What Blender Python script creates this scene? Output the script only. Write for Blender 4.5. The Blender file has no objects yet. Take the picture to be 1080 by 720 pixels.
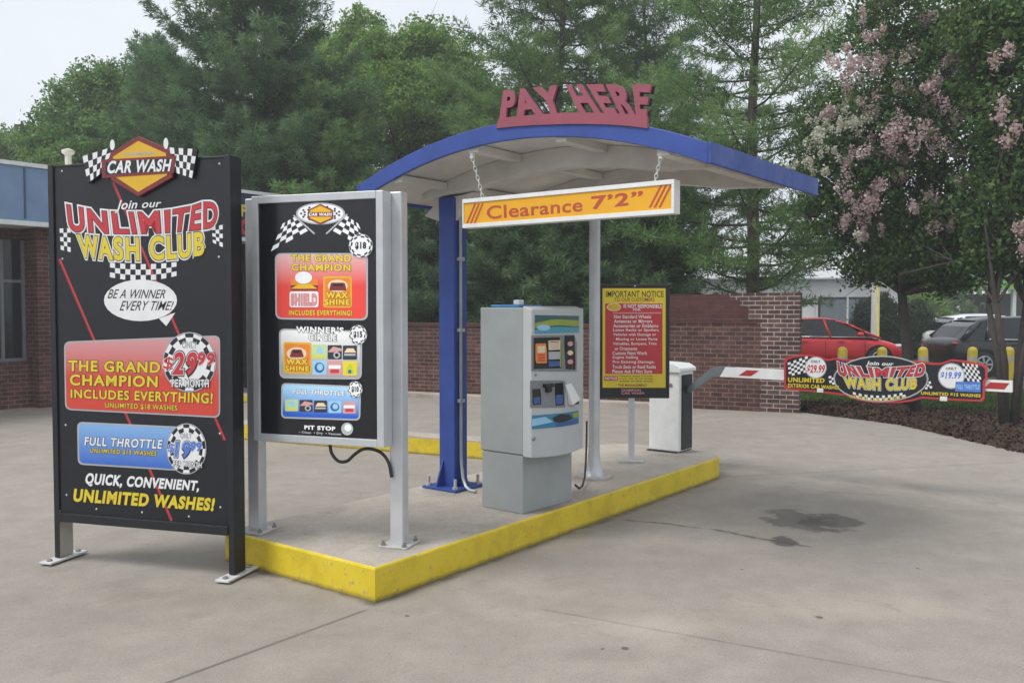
import bpy, math, random
import numpy as np
from mathutils import Vector, Matrix
from mathutils.geometry import tessellate_polygon

random.seed(7)
S = bpy.context.scene
COL = S.collection
R = math.radians

# ------------------------------------------------------------------ camera numbers (metres, photo 1080 x 720)
F, CX, CY, HOR, CAMH = 940.0, 540.0, 360.0, 325.0, 1.75
PITCH = math.atan((CY - HOR) / F)
CAM = Vector((0, 0, CAMH))


def ray(px, py):
    a, b = (px - CX) / F, (CY - py) / F
    c, s = math.cos(PITCH), math.sin(PITCH)
    return Vector((a, c + b * s, b * c - s))


def ground(px, py, z=0.0):
    d = ray(px, py)
    t = (z - CAMH) / d.z
    return CAM + d * t


# ------------------------------------------------------------------ materials
MATS = {}


def ramp(nt, fac, stops):
    n = nt.nodes.new('ShaderNodeValToRGB')
    el = n.color_ramp.elements
    while len(el) < len(stops):
        el.new(0.5)
    for e, (p, c) in zip(el, stops):
        e.position = p
        e.color = (*c, 1) if len(c) == 3 else c
    nt.links.new(fac, n.inputs[0])
    return n.outputs[0]


def newmat(name):
    m = bpy.data.materials.new(name)
    m.use_nodes = True
    nt = m.node_tree
    return m, nt, nt.nodes['Principled BSDF']


def noise(nt, scale, detail=4, rough=0.55, vec=None, dist=0.0):
    n = nt.nodes.new('ShaderNodeTexNoise')
    n.inputs['Scale'].default_value = scale
    n.inputs['Detail'].default_value = detail
    n.inputs['Roughness'].default_value = rough
    n.inputs['Distortion'].default_value = dist
    if vec is None:
        vec = nt.nodes.new('ShaderNodeTexCoord').outputs['Object']
    nt.links.new(vec, n.inputs['Vector'])
    return n.outputs['Fac']


def mixc(nt, fac, a, b, mode='MIX'):
    n = nt.nodes.new('ShaderNodeMix')
    n.data_type = 'RGBA'
    n.blend_type = mode
    for sock, v in ((0, fac), (6, a), (7, b)):
        if hasattr(v, 'is_linked'):
            nt.links.new(v, n.inputs[sock])
        elif sock == 0:
            n.inputs[0].default_value = v
        else:
            n.inputs[sock].default_value = (*v, 1)
    return n.outputs[2]


def math_(nt, op, a, b=None, c=None, clamp=False):
    n = nt.nodes.new('ShaderNodeMath')
    n.operation = op
    n.use_clamp = clamp
    for i, v in enumerate((a, b, c)):
        if v is None:
            continue
        if hasattr(v, 'is_linked'):
            nt.links.new(v, n.inputs[i])
        else:
            n.inputs[i].default_value = v
    return n.outputs[0]


def bump(nt, bs, h, strength=0.3, dist=0.01):
    b = nt.nodes.new('ShaderNodeBump')
    b.inputs['Strength'].default_value = strength
    b.inputs['Distance'].default_value = dist
    nt.links.new(h, b.inputs['Height'])
    nt.links.new(b.outputs[0], bs.inputs['Normal'])


def mat(name, col, rough=0.5, metal=0.0, var=0.12, scale=6.0, emit=0.0, coat=0.0, bmp=0.0):
    """painted / plain surface with faint uneven dirt"""
    if name in MATS:
        return MATS[name]
    m, nt, bs = newmat(name)
    f = noise(nt, scale, 5)
    lo = tuple(c * (1 - var) for c in col)
    hi = tuple(min(1, c * (1 + var * 0.6)) for c in col)
    c = ramp(nt, f, [(0.3, lo), (0.7, hi)])
    nt.links.new(c, bs.inputs['Base Color'])
    bs.inputs['Roughness'].default_value = rough
    r = ramp(nt, noise(nt, scale * 2.3, 3), [(0.3, (rough * (1 - var * .8),) * 3), (0.7, (min(1, rough * (1 + var)),) * 3)])
    nt.links.new(r, bs.inputs['Roughness'])
    bs.inputs['Metallic'].default_value = metal
    if coat:
        bs.inputs['Coat Weight'].default_value = coat
        bs.inputs['Coat Roughness'].default_value = 0.08
    if emit:
        nt.links.new(c, bs.inputs['Emission Color'])
        bs.inputs['Emission Strength'].default_value = emit
    if bmp:
        bump(nt, bs, noise(nt, scale * 12, 3), bmp, 0.004)
    MATS[name] = m
    return m


def gradmat(name, top, bot, emit=0.0, rough=0.35, lo=0.0, hi=1.0):
    """printed two-tone panel: the print itself runs from one ink to the other"""
    m, nt, bs = newmat(name)
    tc = nt.nodes.new('ShaderNodeTexCoord')
    sp = nt.nodes.new('ShaderNodeSeparateXYZ')
    nt.links.new(tc.outputs['Generated'], sp.inputs[0])
    c = ramp(nt, sp.outputs['Z'], [(lo, bot), (hi, top)])
    nt.links.new(c, bs.inputs['Base Color'])
    bs.inputs['Roughness'].default_value = rough
    if emit:
        nt.links.new(c, bs.inputs['Emission Color'])
        bs.inputs['Emission Strength'].default_value = emit
    MATS[name] = m
    return m


# print inks
INK = dict(bezel=(.2, .21, .22), water=(.03, .2, .36), deepteal=(.02, .1, .12), olive=(.28, .36, .03), black=(0.012, 0.014, 0.018), white=(0.78, 0.79, 0.8), red=(0.52, 0.035, 0.045), yellow=(0.72, 0.56, 0.03),
           darkred=(0.2, 0.025, 0.025), gold=(0.7, 0.42, 0.02), grey=(0.4, 0.42, 0.44), blue=(0.08, 0.19, 0.6),
           orange=(0.72, 0.22, 0.03), cream=(0.75, 0.6, 0.4), lime=(0.42, 0.55, 0.03), teal=(0.06, 0.3, 0.42), dark=(0.03, 0.035, 0.045),
           paleblue=(0.3, 0.55, 0.75), pink=(0.6, 0.3, 0.3), palegreen=(0.45, 0.62, 0.3), deepblue=(0.03, 0.1, 0.3))
def ink(k):
    return mat('ink_' + k, INK[k], rough=0.38, var=0.07, scale=9)
def glow(k):        # inks on the back-lit menu
    return mat('backlit_' + k, INK[k], rough=0.3, var=0.05, scale=9, emit=0.16)


M_black = mat('black_paint', (0.008, 0.01, 0.014), 0.42, var=0.2)
M_panel = mat('black_vinyl', (0.007, 0.009, 0.014), 0.34, var=0.05, scale=1.2)
M_alu = mat('brushed_aluminium', (0.56, 0.58, 0.6), 0.42, metal=0.35, var=0.1)
M_galv = mat('galvanised_steel', (0.5, 0.49, 0.46), 0.5, metal=0.2, var=0.2, scale=14)
M_white = mat('white_paint', (0.76, 0.77, 0.76), 0.42, var=0.08, scale=8)
M_blue = mat('blue_paint', (0.026, 0.066, 0.3), 0.5, var=0.16, scale=4)
M_deck = mat('painted_deck', (0.62, 0.6, 0.56), 0.6, var=0.16, scale=3)
M_kiosk = mat('kiosk_grey_paint', (0.31, 0.335, 0.335), 0.45, var=0.08, scale=4)
M_door = mat('kiosk_door_paint', (0.47, 0.49, 0.5), 0.38, var=0.06, scale=4)
M_steel = mat('bolt_steel', (0.3, 0.3, 0.31), 0.4, metal=0.8)
M_rubber = mat('black_rubber', (0.02, 0.02, 0.02), 0.6)
M_yellow = None


# ------------------------------------------------------------------ object helpers
def tag(o, label=None, cat=None, group=None, kind=None):
    for k, v in (('label', label), ('category', cat), ('group', group), ('kind', kind)):
        if v:
            o[k] = v
    return o


def empty(name, loc, rz=0.0, label=None, cat=None, group=None):
    o = bpy.data.objects.new(name, None)
    o.empty_display_size = 0.2
    o.location = loc
    o.rotation_euler = (0, 0, rz)
    COL.objects.link(o)
    return tag(o, label, cat, group)


class MB:
    def __init__(self):
        self.v, self.f, self.m, self.mats = [], [], [], []

    def mi(self, m):
        if m not in self.mats:
            self.mats.append(m)
        return self.mats.index(m)

    def add(self, vs, fs, m):
        o, k = len(self.v), self.mi(m)
        self.v += [tuple(p) for p in vs]
        for f in fs:
            self.f.append(tuple(i + o for i in f))
            self.m.append(k)
        return self

    def box(self, x0, x1, y0, y1, z0, z1, m, fr=None):
        vs = [(x, y, z) for z in (z0, z1) for y in (y0, y1) for x in (x0, x1)]
        if fr:
            vs = [fr(Vector(p)) for p in vs]
        return self.add(vs, [(0, 2, 3, 1), (4, 5, 7, 6), (0, 1, 5, 4), (2, 6, 7, 3), (0, 4, 6, 2), (1, 3, 7, 5)], m)

    def prism(self, poly, y0, y1, m, side=None):
        """outline in local x,z pushed through y0..y1 (y0 = front)"""
        n = len(poly)
        vs = [(x, y0, z) for x, z in poly] + [(x, y1, z) for x, z in poly]
        tri = tessellate_polygon([[Vector((x, z, 0)) for x, z in poly]])
        self.add(vs, [tuple(t) for t in tri] + [tuple(n + i for i in reversed(t)) for t in tri], m)
        self.add(vs, [(i, (i + 1) % n, n + (i + 1) % n, n + i) for i in range(n)], side or m)
        return self

    def slab(self, poly, z0, z1, m):
        """outline in x,y pushed through z0..z1"""
        n = len(poly)
        vs = [(x, y, z0) for x, y in poly] + [(x, y, z1) for x, y in poly]
        tri = tessellate_polygon([[Vector((x, y, 0)) for x, y in poly]])
        return self.add(vs, [tuple(n + i for i in t) for t in tri] + [tuple(reversed(t)) for t in tri] +
                        [(i, (i + 1) % n, n + (i + 1) % n, n + i) for i in range(n)], m)

    def tube(self, pts, rad, m, n=8, cap=True):
        pts = [Vector(p) for p in pts]
        rs = rad if isinstance(rad, (list, tuple)) else [rad] * len(pts)
        vs, prev = [], None
        for i, p in enumerate(pts):
            d = (pts[min(i + 1, len(pts) - 1)] - pts[max(i - 1, 0)]).normalized()
            if prev is None:
                a = d.orthogonal().normalized()
            else:
                a = (prev - d * prev.dot(d)).normalized()
            prev = a
            b = d.cross(a)
            for k in range(n):
                t = 2 * math.pi * k / n
                vs.append(p + (a * math.cos(t) + b * math.sin(t)) * rs[i])
        fs = []
        for i in range(len(pts) - 1):
            for k in range(n):
                fs.append((i * n + k, i * n + (k + 1) % n, (i + 1) * n + (k + 1) % n, (i + 1) * n + k))
        if cap:
            fs.append(tuple(reversed(range(n))))
            fs.append(tuple((len(pts) - 1) * n + k for k in range(n)))
        return self.add(vs, fs, m)

    def cyl(self, c, r, h, m, axis='z', n=16):
        c = Vector(c)
        d = {'x': Vector((1, 0, 0)), 'y': Vector((0, 1, 0)), 'z': Vector((0, 0, 1))}[axis]
        return self.tube([c, c + d * h], r, m, n)

    def ball(self, c, rx, ry, rz, m, nu=12, nv=8):
        vs, fs = [], []
        for j in range(nv + 1):
            t = math.pi * j / nv
            for i in range(nu):
                p = 2 * math.pi * i / nu
                vs.append((c[0] + rx * math.sin(t) * math.cos(p), c[1] + ry * math.sin(t) * math.sin(p), c[2] + rz * math.cos(t)))
        for j in range(nv):
            for i in range(nu):
                fs.append((j * nu + i, j * nu + (i + 1) % nu, (j + 1) * nu + (i + 1) % nu, (j + 1) * nu + i))
        return self.add(vs, fs, m)

    def build(self, name, parent=None, bevel=0.0, smooth=False, seg=2):
        me = bpy.data.meshes.new(name)
        me.from_pydata(self.v, [], self.f)
        for m in self.mats:
            me.materials.append(m)
        me.polygons.foreach_set('material_index', self.m)
        if smooth:
            me.polygons.foreach_set('use_smooth', [True] * len(self.f))
        me.update()
        o = bpy.data.objects.new(name, me)
        COL.objects.link(o)
        if parent is not None:
            o.parent = parent
        if smooth == 'auto' and hasattr(me, 'set_sharp_from_angle'):
            me.set_sharp_from_angle(angle=R(40))
        if bevel:
            b = o.modifiers.new('soft_edges', 'BEVEL')
            b.width, b.segments, b.limit_method = bevel, seg, 'ANGLE'
            b.harden_normals = False
        return o


def copy_tree(o, parent=None):
    c = o.copy()
    COL.objects.link(c)
    if parent is not None:
        c.parent = parent
    for ch in list(o.children):
        copy_tree(ch, c)
    return c


# ------------------------------------------------------------------ printing: flat artwork laid on a board
_T = {}


def glyphs(s, off=0.0, ext=0.0, space=1.0):
    k = (s, off, ext, space)
    if k not in _T:
        cu = bpy.data.curves.new('lettering', 'FONT')
        cu.body, cu.offset, cu.extrude, cu.resolution_u = s, off, ext, 5
        cu.space_character = space
        o = bpy.data.objects.new('lettering', cu)
        COL.objects.link(o)
        bpy.context.view_layer.update()
        me = bpy.data.meshes.new_from_object(o.evaluated_get(bpy.context.evaluated_depsgraph_get()))
        _T[k] = ([tuple(v.co) for v in me.vertices], [tuple(p.vertices) for p in me.polygons])
        bpy.data.meshes.remove(me)
        bpy.data.objects.remove(o)
        bpy.data.curves.remove(cu)
    return _T[k]


def poly_at(pts, t):
    n = len(pts) - 1
    i = min(max(int(math.floor(t * n)), 0), n - 1)
    f = t * n - i
    return (pts[i][0] + (pts[i + 1][0] - pts[i][0]) * f, pts[i][1] + (pts[i + 1][1] - pts[i][1]) * f)


class Art:
    """Printed shapes on a board whose front is the local plane y = yf of `root`; the outlines are measured on the photo
    through T (a crop's scale) and laid on the board's own plane in metres."""
    STEP = 0.0007

    def __init__(self, root, yf, inks=ink, T=None):
        self.root, self.yf, self.inks = root, yf, inks
        self.mw = Matrix.Translation(root.location) @ Matrix.Rotation(root.rotation_euler.z, 4, 'Z')
        self.inv = self.mw.inverted()
        self.T = T or (0, 0, 1)
        self.mb = MB()

    def at(self, x, y, yf=None):
        px, py = self.T[0] + x / self.T[2], self.T[1] + y / self.T[2]
        o, d = self.inv @ CAM, (self.inv.to_3x3() @ ray(px, py))
        t = ((self.yf if yf is None else yf) - o.y) / d.y
        p = o + d * t
        return p.x, p.z

    def poly(self, pts, k, layer=1):
        m = k if isinstance(k, bpy.types.Material) else self.inks(k)
        q = [self.at(*p) for p in pts]
        y = self.yf - layer * self.STEP
        tri = tessellate_polygon([[Vector((a, b, 0)) for a, b in q]])
        self.mb.add([(a, y, b) for a, b in q], [tuple(t) for t in tri], m)
        return self

    def quad(self, x0, y0, x1, y1, k, layer=1):
        return self.poly([(x0, y0), (x1, y0), (x1, y1), (x0, y1)], k, layer)

    def rrect(self, q, r, k, layer=1):
        """rounded four-cornered panel, q = tl, tr, br, bl"""
        out = []
        for i in range(4):
            p, a, b = Vector(q[i]), Vector(q[i - 1]), Vector(q[(i + 1) % 4])
            da, db = (a - p).normalized(), (b - p).normalized()
            for s in range(7):
                t = s / 6
                out.append(tuple((p + da * r) * (1 - t) ** 2 + p * 2 * t * (1 - t) + (p + db * r) * t * t))
        return self.poly(out, k, layer)

    def oval(self, cx, cy, rx, ry, k, layer=1, n=28):
        return self.poly([(cx + rx * math.cos(2 * math.pi * i / n), cy + ry * math.sin(2 * math.pi * i / n)) for i in range(n)], k, layer)

    def line(self, a, b, w, k, layer=1):
        a, b = Vector(a), Vector(b)
        n = (b - a).orthogonal().normalized() * w / 2
        return self.poly([a + n, b + n, b - n, a - n], k, layer)

    def text(self, s, top, bot, k, layer=1, bold=0.02, shear=0.0, ext=0.0, outline=()):
        """top / bot: polylines that the letters' tops and feet follow"""
        space = 1 + bold * 3 + (.06 if outline else 0)
        base = glyphs(s, bold, 0.0, space)[0]
        xs = [x + shear * y for x, y, z in base]
        ys = [y for x, y, z in base]
        x0, x1, y0, y1 = min(xs), max(xs), min(ys), max(ys)
        for i, (kk, grow) in enumerate(list(outline) + [(k, 0.0)]):
            vs, fs = glyphs(s, bold + grow, ext, space)
            m = kk if isinstance(kk, bpy.types.Material) else self.inks(kk)
            y = self.yf - (layer + i) * self.STEP
            out = []
            for x, yy, z in vs:
                u, v = (x + shear * yy - x0) / (x1 - x0), (yy - y0) / (y1 - y0)
                a, b = poly_at(bot, u), poly_at(top, u)
                p = self.at(a[0] + (b[0] - a[0]) * v, a[1] + (b[1] - a[1]) * v)
                out.append((p[0], y - z, p[1]))
            self.mb.add(out, fs, m)
        return self

    def check(self, q, nx, ny, k1='white', k2=None, layer=1, wave=0.0):
        """chequered flag patch, q = tl, tr, br, bl"""
        tl, tr, br, bl = [Vector(p) for p in q]
        def P(u, v):
            p = (tl * (1 - u) + tr * u) * (1 - v) + (bl * (1 - u) + br * u) * v
            return p + (bl - tl) * wave * math.sin(u * 6.3)
        for i in range(nx):
            for j in range(ny):
                k = k1 if (i + j) % 2 == 0 else k2
                if k:
                    g = 0.0
                    self.poly([P((i + g) / nx, (j + g) / ny), P((i + 1 - g) / nx, (j + g) / ny), P((i + 1 - g) / nx, (j + 1 - g) / ny), P((i + g) / nx, (j + 1 - g) / ny)], k, layer)
        return self

    def ring(self, cx, cy, rx, ry, n=20, w0=0.66, layer=1):
        """round chequered badge with a white middle"""
        self.oval(cx, cy, rx, ry, 'grey', layer)
        self.oval(cx, cy, rx * .96, ry * .96, 'black', layer + 1)
        wm = (1 + w0) / 2
        for row, (r0, r1) in enumerate(((wm, .96), (w0, wm))):
            for i in range(n):
                if (i + row) % 2 == 0:
                    a, b = 2 * math.pi * i / n, 2 * math.pi * (i + 1) / n
                    self.poly([(cx + rx * r * math.cos(t), cy + ry * r * math.sin(t)) for r, t in ((r0, a), (r1, a), (r1, b), (r0, b))], 'white', layer + 2)
        self.oval(cx, cy, rx * w0, ry * w0, 'white', layer + 2)
        return self

    def done(self, name, parent=None):
        o = self.mb.build(name, parent or self.root)
        self.mb = MB()
        return o


# ------------------------------------------------------------------ island frame: A = near corner, U along it, V across it
A0 = Vector((-0.814, 5.24, 0))
U = Vector((0.603, 0.798, 0)).normalized()
V = Vector((-U.y, U.x, 0))
RU = math.atan2(U.y, U.x)
RB = math.atan2(-V.y, -V.x)      # rotation that makes local +x run along -V (fronts then face -U, towards the camera)


def isl(a, c, z=0.0):
    p = A0 + U * a + V * c
    return Vector((p.x, p.y, z))


ISZ = 0.21


# ------------------------------------------------------------------ ground
def seg_mask(nt, wx, wy, p0, p1, w, soft):
    """1 on a thin wandering line between two ground points"""
    p0, p1 = Vector((p0.x, p0.y)), Vector((p1.x, p1.y))
    d = (p1 - p0)
    L = d.length
    d /= L
    def lin(cx, cy, c0):
        return math_(nt, 'ADD', math_(nt, 'MULTIPLY', wx, cx), math_(nt, 'MULTIPLY_ADD', wy, cy, c0))
    across = math_(nt, 'ABSOLUTE', lin(-d.y, d.x, p0.x * d.y - p0.y * d.x))
    along = lin(d.x, d.y, -p0.dot(d))
    m = nt.nodes.new('ShaderNodeMapRange')
    nt.links.new(across, m.inputs[0])
    m.inputs[1].default_value, m.inputs[2].default_value = w + soft, w
    e1 = nt.nodes.new('ShaderNodeMapRange')
    nt.links.new(along, e1.inputs[0])
    e1.inputs[1].default_value, e1.inputs[2].default_value = 0, .08
    e2 = nt.nodes.new('ShaderNodeMapRange')
    nt.links.new(along, e2.inputs[0])
    e2.inputs[1].default_value, e2.inputs[2].default_value = L, L - .08
    return math_(nt, 'MULTIPLY', math_(nt, 'MULTIPLY', m.outputs[0], e1.outputs[0]), e2.outputs[0])


def spot_mask(nt, wx, wy, c, rx, ry, soft=0.5, ragged=None):
    b = math_(nt, 'DIVIDE', math_(nt, 'SUBTRACT', wy, c.y), ry)
    b = math_(nt, 'MULTIPLY', b, b)
    x = math_(nt, 'DIVIDE', math_(nt, 'SUBTRACT', wx, c.x), rx)
    x = math_(nt, 'MULTIPLY', x, x)
    m = nt.nodes.new('ShaderNodeMapRange')
    r2 = math_(nt, 'ADD', x, b)
    if ragged is not None:
        r2 = math_(nt, 'ADD', r2, ragged)
    nt.links.new(r2, m.inputs[0])
    m.inputs[1].default_value, m.inputs[2].default_value = 1.0, 1.0 - soft
    return m.outputs[0]


def concrete(name, base, lot=False):
    m, nt, bs = newmat(name)
    tc = nt.nodes.new('ShaderNodeTexCoord').outputs['Object']
    sp = nt.nodes.new('ShaderNodeSeparateXYZ')
    wob = nt.nodes.new('ShaderNodeTexNoise')
    wob.inputs['Scale'].default_value = 2.2
    wob.inputs['Detail'].default_value = 5
    nt.links.new(tc, wob.inputs['Vector'])
    va = nt.nodes.new('ShaderNodeVectorMath')
    va.operation = 'MULTIPLY_ADD'
    nt.links.new(wob.outputs['Color'], va.inputs[0])
    va.inputs[1].default_value = (.16, .16, 0)
    va.inputs[2].default_value = (-.08, -.08, 0)
    vb = nt.nodes.new('ShaderNodeVectorMath')
    nt.links.new(tc, vb.inputs[0])
    nt.links.new(va.outputs[0], vb.inputs[1])
    nt.links.new(vb.outputs[0], sp.inputs[0])
    wx, wy = sp.outputs['X'], sp.outputs['Y']
    sp2 = nt.nodes.new('ShaderNodeSeparateXYZ')
    nt.links.new(tc, sp2.inputs[0])
    sx, sy = sp2.outputs['X'], sp2.outputs['Y']
    b = Vector(base)
    big = ramp(nt, noise(nt, .3, 7, .68), [(.32, tuple(b * .86)), (.68, tuple(b * 1.08))])
    mid = ramp(nt, noise(nt, 3.1, 6, .65), [(.3, (.84, .835, .83)), (.7, (1.07, 1.07, 1.07))])
    fine = ramp(nt, noise(nt, 70, 3, .7), [(.3, (.82, .82, .82)), (.7, (1.12, 1.12, 1.12))])
    speck = ramp(nt, noise(nt, 190, 1, .5), [(.3, (.5, .49, .47)), (.46, (1, 1, 1))])
    c = mixc(nt, 1.0, big, mid, 'MULTIPLY')
    c = mixc(nt, 1.0, c, fine, 'MULTIPLY')
    c = mixc(nt, .6, c, speck, 'MULTIPLY')
    h = noise(nt, 70, 3, .7)
    if lot:
        brk = ramp(nt, noise(nt, 9, 4, .6), [(.35, (.35,) * 3), (.6, (1,) * 3)])
        # sawn joint from the kerb's corner (straight), and cracks that wander
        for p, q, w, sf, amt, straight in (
                (ground(391, 641), ground(60, 762), .006, .012, .75, 1),
                (ground(560, 640), ground(1130, 742), .004, .014, .5, 1),
                (ground(655, 546), ground(742, 557), .008, .022, .9, 0),
                (ground(742, 557), ground(862, 577), .012, .022, .95, 0),
                (A0 - U * .05, A0 + U * 4.9, .012, .05, .8, 0), (A0 - V * .05, A0 + V * 1.5, .012, .04, .8, 0),  # contact shade of the kerb, put into the ground colour
                (ground(868, 519), ground(945, 522), .006, .03, .4, 0),
                (ground(760, 503), ground(1075, 487), .008, .03, .3, 1),
                (ground(252, 505), ground(60, 470), .006, .03, .35, 1)):
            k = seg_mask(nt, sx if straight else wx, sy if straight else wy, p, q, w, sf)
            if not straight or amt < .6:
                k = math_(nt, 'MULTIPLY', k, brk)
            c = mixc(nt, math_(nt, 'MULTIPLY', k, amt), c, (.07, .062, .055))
        rag = math_(nt, 'MULTIPLY_ADD', noise(nt, 4.5, 6, .7), 3.4, -1.6)
        for p, rx, ry, amt in ((ground(843, 548), .27, .4, .6), (ground(876, 550), .26, .34, .65), (ground(830, 571), .11, .16, .8), (ground(838, 549), .8, 1.0, .07),
                               (ground(960, 560), 1.2, 1.6, .06), (ground(620, 690), .4, .1, .12),
                               (ground(300, 590), 1.4, .5, .14), (ground(700, 600), 1.5, .5, .1), (ground(900, 640), .8, .25, -.2), (ground(680, 660), .5, .2, -.25)):
            if amt > .2:
                k = spot_mask(nt, wx, wy, p, rx * 1.1, ry * 1.1, .4, rag)
            else:
                k = spot_mask(nt, wx, wy, p, rx * 1.15, ry * 1.15, 1.0)
            c = mixc(nt, math_(nt, 'MULTIPLY', k, abs(amt)), c, (.045, .043, .042) if amt > 0 else (.5, .46, .38))
        # tyre-polished lane, drips
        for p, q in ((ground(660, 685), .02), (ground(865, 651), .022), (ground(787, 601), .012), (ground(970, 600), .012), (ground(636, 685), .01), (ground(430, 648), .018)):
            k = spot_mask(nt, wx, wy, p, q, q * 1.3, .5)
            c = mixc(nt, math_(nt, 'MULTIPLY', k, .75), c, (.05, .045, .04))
        blot = ramp(nt, noise(nt, 2.4, 7, .72, dist=.4), [(.56, (0,) * 3), (.66, (.3,) * 3)])
        c = mixc(nt, blot, c, (.17, .15, .125))
        pock = ramp(nt, noise(nt, 26, 2, .5), [(.68, (0,) * 3), (.73, (.4,) * 3)])
        c = mixc(nt, pock, c, (.12, .105, .09))
        lane = noise(nt, .8, 3, .5, dist=1.5)
        c = mixc(nt, ramp(nt, lane, [(.45, (0,) * 3), (.75, (.3,) * 3)]), c, (.2, .18, .15))
    else:
        grit_shade = ramp(nt, noise(nt, 12, 4, .7), [(.3, (.2,) * 3), (.6, (1,) * 3)])
        for q, rx, ry in ((ground(274, 560, .21), .2, .18), (ground(423, 574, .21), .24, .2), (ground(475, 517, .21), .3, .28), (ground(626, 504, .21), .24, .22), (ground(555, 534, .21), .3, .42), (ground(666, 487, .21), .16, .16), (ground(705, 478, .21), .3, .3)):  # grime plus painted contact shade round posts, plates and kiosk foot
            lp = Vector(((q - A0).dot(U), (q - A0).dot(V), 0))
            k = math_(nt, 'MULTIPLY', spot_mask(nt, wx, wy, lp, rx, ry, .8), grit_shade)
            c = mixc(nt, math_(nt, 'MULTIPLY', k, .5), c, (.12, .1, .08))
        k = ramp(nt, noise(nt, 1.6, 6, .7, dist=.6), [(.5, (0,) * 3), (.72, (.55,) * 3)])
        c = mixc(nt, k, c, (.2, .17, .14))
        k = ramp(nt, noise(nt, 11, 3, .7), [(.62, (0,) * 3), (.75, (.45,) * 3)])
        c = mixc(nt, k, c, (.13, .11, .09))
    nt.links.new(c, bs.inputs['Base Color'])
    bs.inputs['Roughness'].default_value = .82
    bump(nt, bs, h, .25, .004)
    return m


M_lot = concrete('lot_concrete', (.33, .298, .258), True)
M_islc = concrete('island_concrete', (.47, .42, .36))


def earth(name, stops, scale, bmp=.6, extra=None):
    m, nt, bs = newmat(name)
    c = ramp(nt, noise(nt, scale, 8, .7), stops)
    if extra:
        c = mixc(nt, ramp(nt, noise(nt, scale * .12, 4), [(.45, (0,) * 3), (.6, (1,) * 3)]), c, extra)
    nt.links.new(c, bs.inputs['Base Color'])
    bs.inputs['Roughness'].default_value = .95
    bump(nt, bs, noise(nt, scale * 1.5, 6, .7), bmp, .03)
    return m


M_soil = earth('soil', [(.3, (.03, .04, .018)), (.7, (.09, .1, .045))], 6)
M_mulch = earth('mulch', [(.3, (.035, .02, .013)), (.5, (.045, .026, .018)), (.72, (.08, .043, .028))], 22, .9, (.045, .033, .02))
M_asph = earth('asphalt', [(.3, (.05, .05, .052)), (.7, (.09, .088, .086))], 14, .2)
M_turf = earth('turf', [(.3, (.03, .06, .014)), (.7, (.075, .125, .03))], 25, .8)

b = MB()
b.slab([(-150, -40), (150, -40), (150, 200), (-150, 200)], -.4, -.06, M_soil)
tag(b.build('ground'), kind='structure')

EDGE = [(6.6, 9.0), (6.18, 10.75), (6.0, 12.28), (5.83, 13.37), (5.3, 14.3), (4.95, 14.9)]
WDIR = Vector((-.913, .407, 0)).normalized()
W0 = Vector((4.78, 14.8, 0))
def wl(s, off=0.0, z=0.0):      # along the brick wall from its right end; off = behind it
    n = Vector((-WDIR.y, WDIR.x, 0)) * -1
    p = W0 + WDIR * s + n * off
    return Vector((p.x, p.y, z))
wend = wl(9.6, .15)
b = MB()
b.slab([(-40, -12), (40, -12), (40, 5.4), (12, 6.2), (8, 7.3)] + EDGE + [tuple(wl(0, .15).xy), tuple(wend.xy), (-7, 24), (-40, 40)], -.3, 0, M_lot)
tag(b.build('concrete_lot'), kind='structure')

# planting bed on the right: a low uneven mound of mulch, then rough grass, then the car park
bx, by = [], []
def bedz(x, y):
    s = .06 + .05 * math.sin(x * 1.7 + y) * math.sin(y * 2.1) + .03 * math.sin(x * 7.3) * math.sin(y * 6.1)
    return s
def bed(name, fedge, bedge, m, n=60, k=16, lift=0.0):
    mb = MB()
    vs, fs = [], []
    for i in range(n + 1):
        a, c = Vector(poly_at(fedge, i / n)), Vector(poly_at(bedge, i / n))
        for j in range(k + 1):
            p = a.lerp(c, j / k)
            e = min(1, j / 2) 
            vs.append((p.x, p.y, (-.04 if j == 0 else bedz(p.x, p.y) * e + lift)))
    for i in range(n):
        for j in range(k):
            q = i * (k + 1) + j
            fs.append((q, q + 1, q + k + 2, q + k + 1))
    mb.add(vs, fs, m)
    return tag(mb.build(name, smooth=True), kind='structure')
FE = [(40, 5.35), (12, 6.15), (8, 7.25)] + EDGE
FE2 = [tuple(Vector(p) + Vector((-.02, -.02))) for p in FE]
bed('mulch_bed', FE2, [(40, 11), (14, 12.3), (10.5, 13.2), (9.2, 14), (8.4, 14.6), (7.6, 15.2), (6.6, 15.8), (5.7, 16.2), (5.2, 16.3)], M_mulch)
bed('grass_verge', [(40, 10.6), (14, 11.9), (10.5, 12.8), (9.2, 13.6), (8.4, 14.2), (7.6, 14.8), (6.6, 15.4), (5.7, 15.8), (5.15, 15.9)],
    [(40, 18.6), (14, 18.6), (12, 18.6), (11, 18.6), (10, 18.6), (9, 18.6), (7.5, 18.6), (6, 18.6), (5, 18.6)], M_turf, lift=-.012)
b = MB()
b.slab([(4.2, 18.4), (60, 18.4), (60, 34), (-8, 34), (-8, 26), (4.2, 24)], -.3, .004, M_asph)
tag(b.build('car_park'), kind='structure')
b = MB()
for i in range(7):
    x = 4.6 + i * 2.75
    b.box(x, x + .1, 21.0, 26.0, .0082, .0086, M_white)
tag(b.build('painted_markings'), kind='structure')


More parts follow.
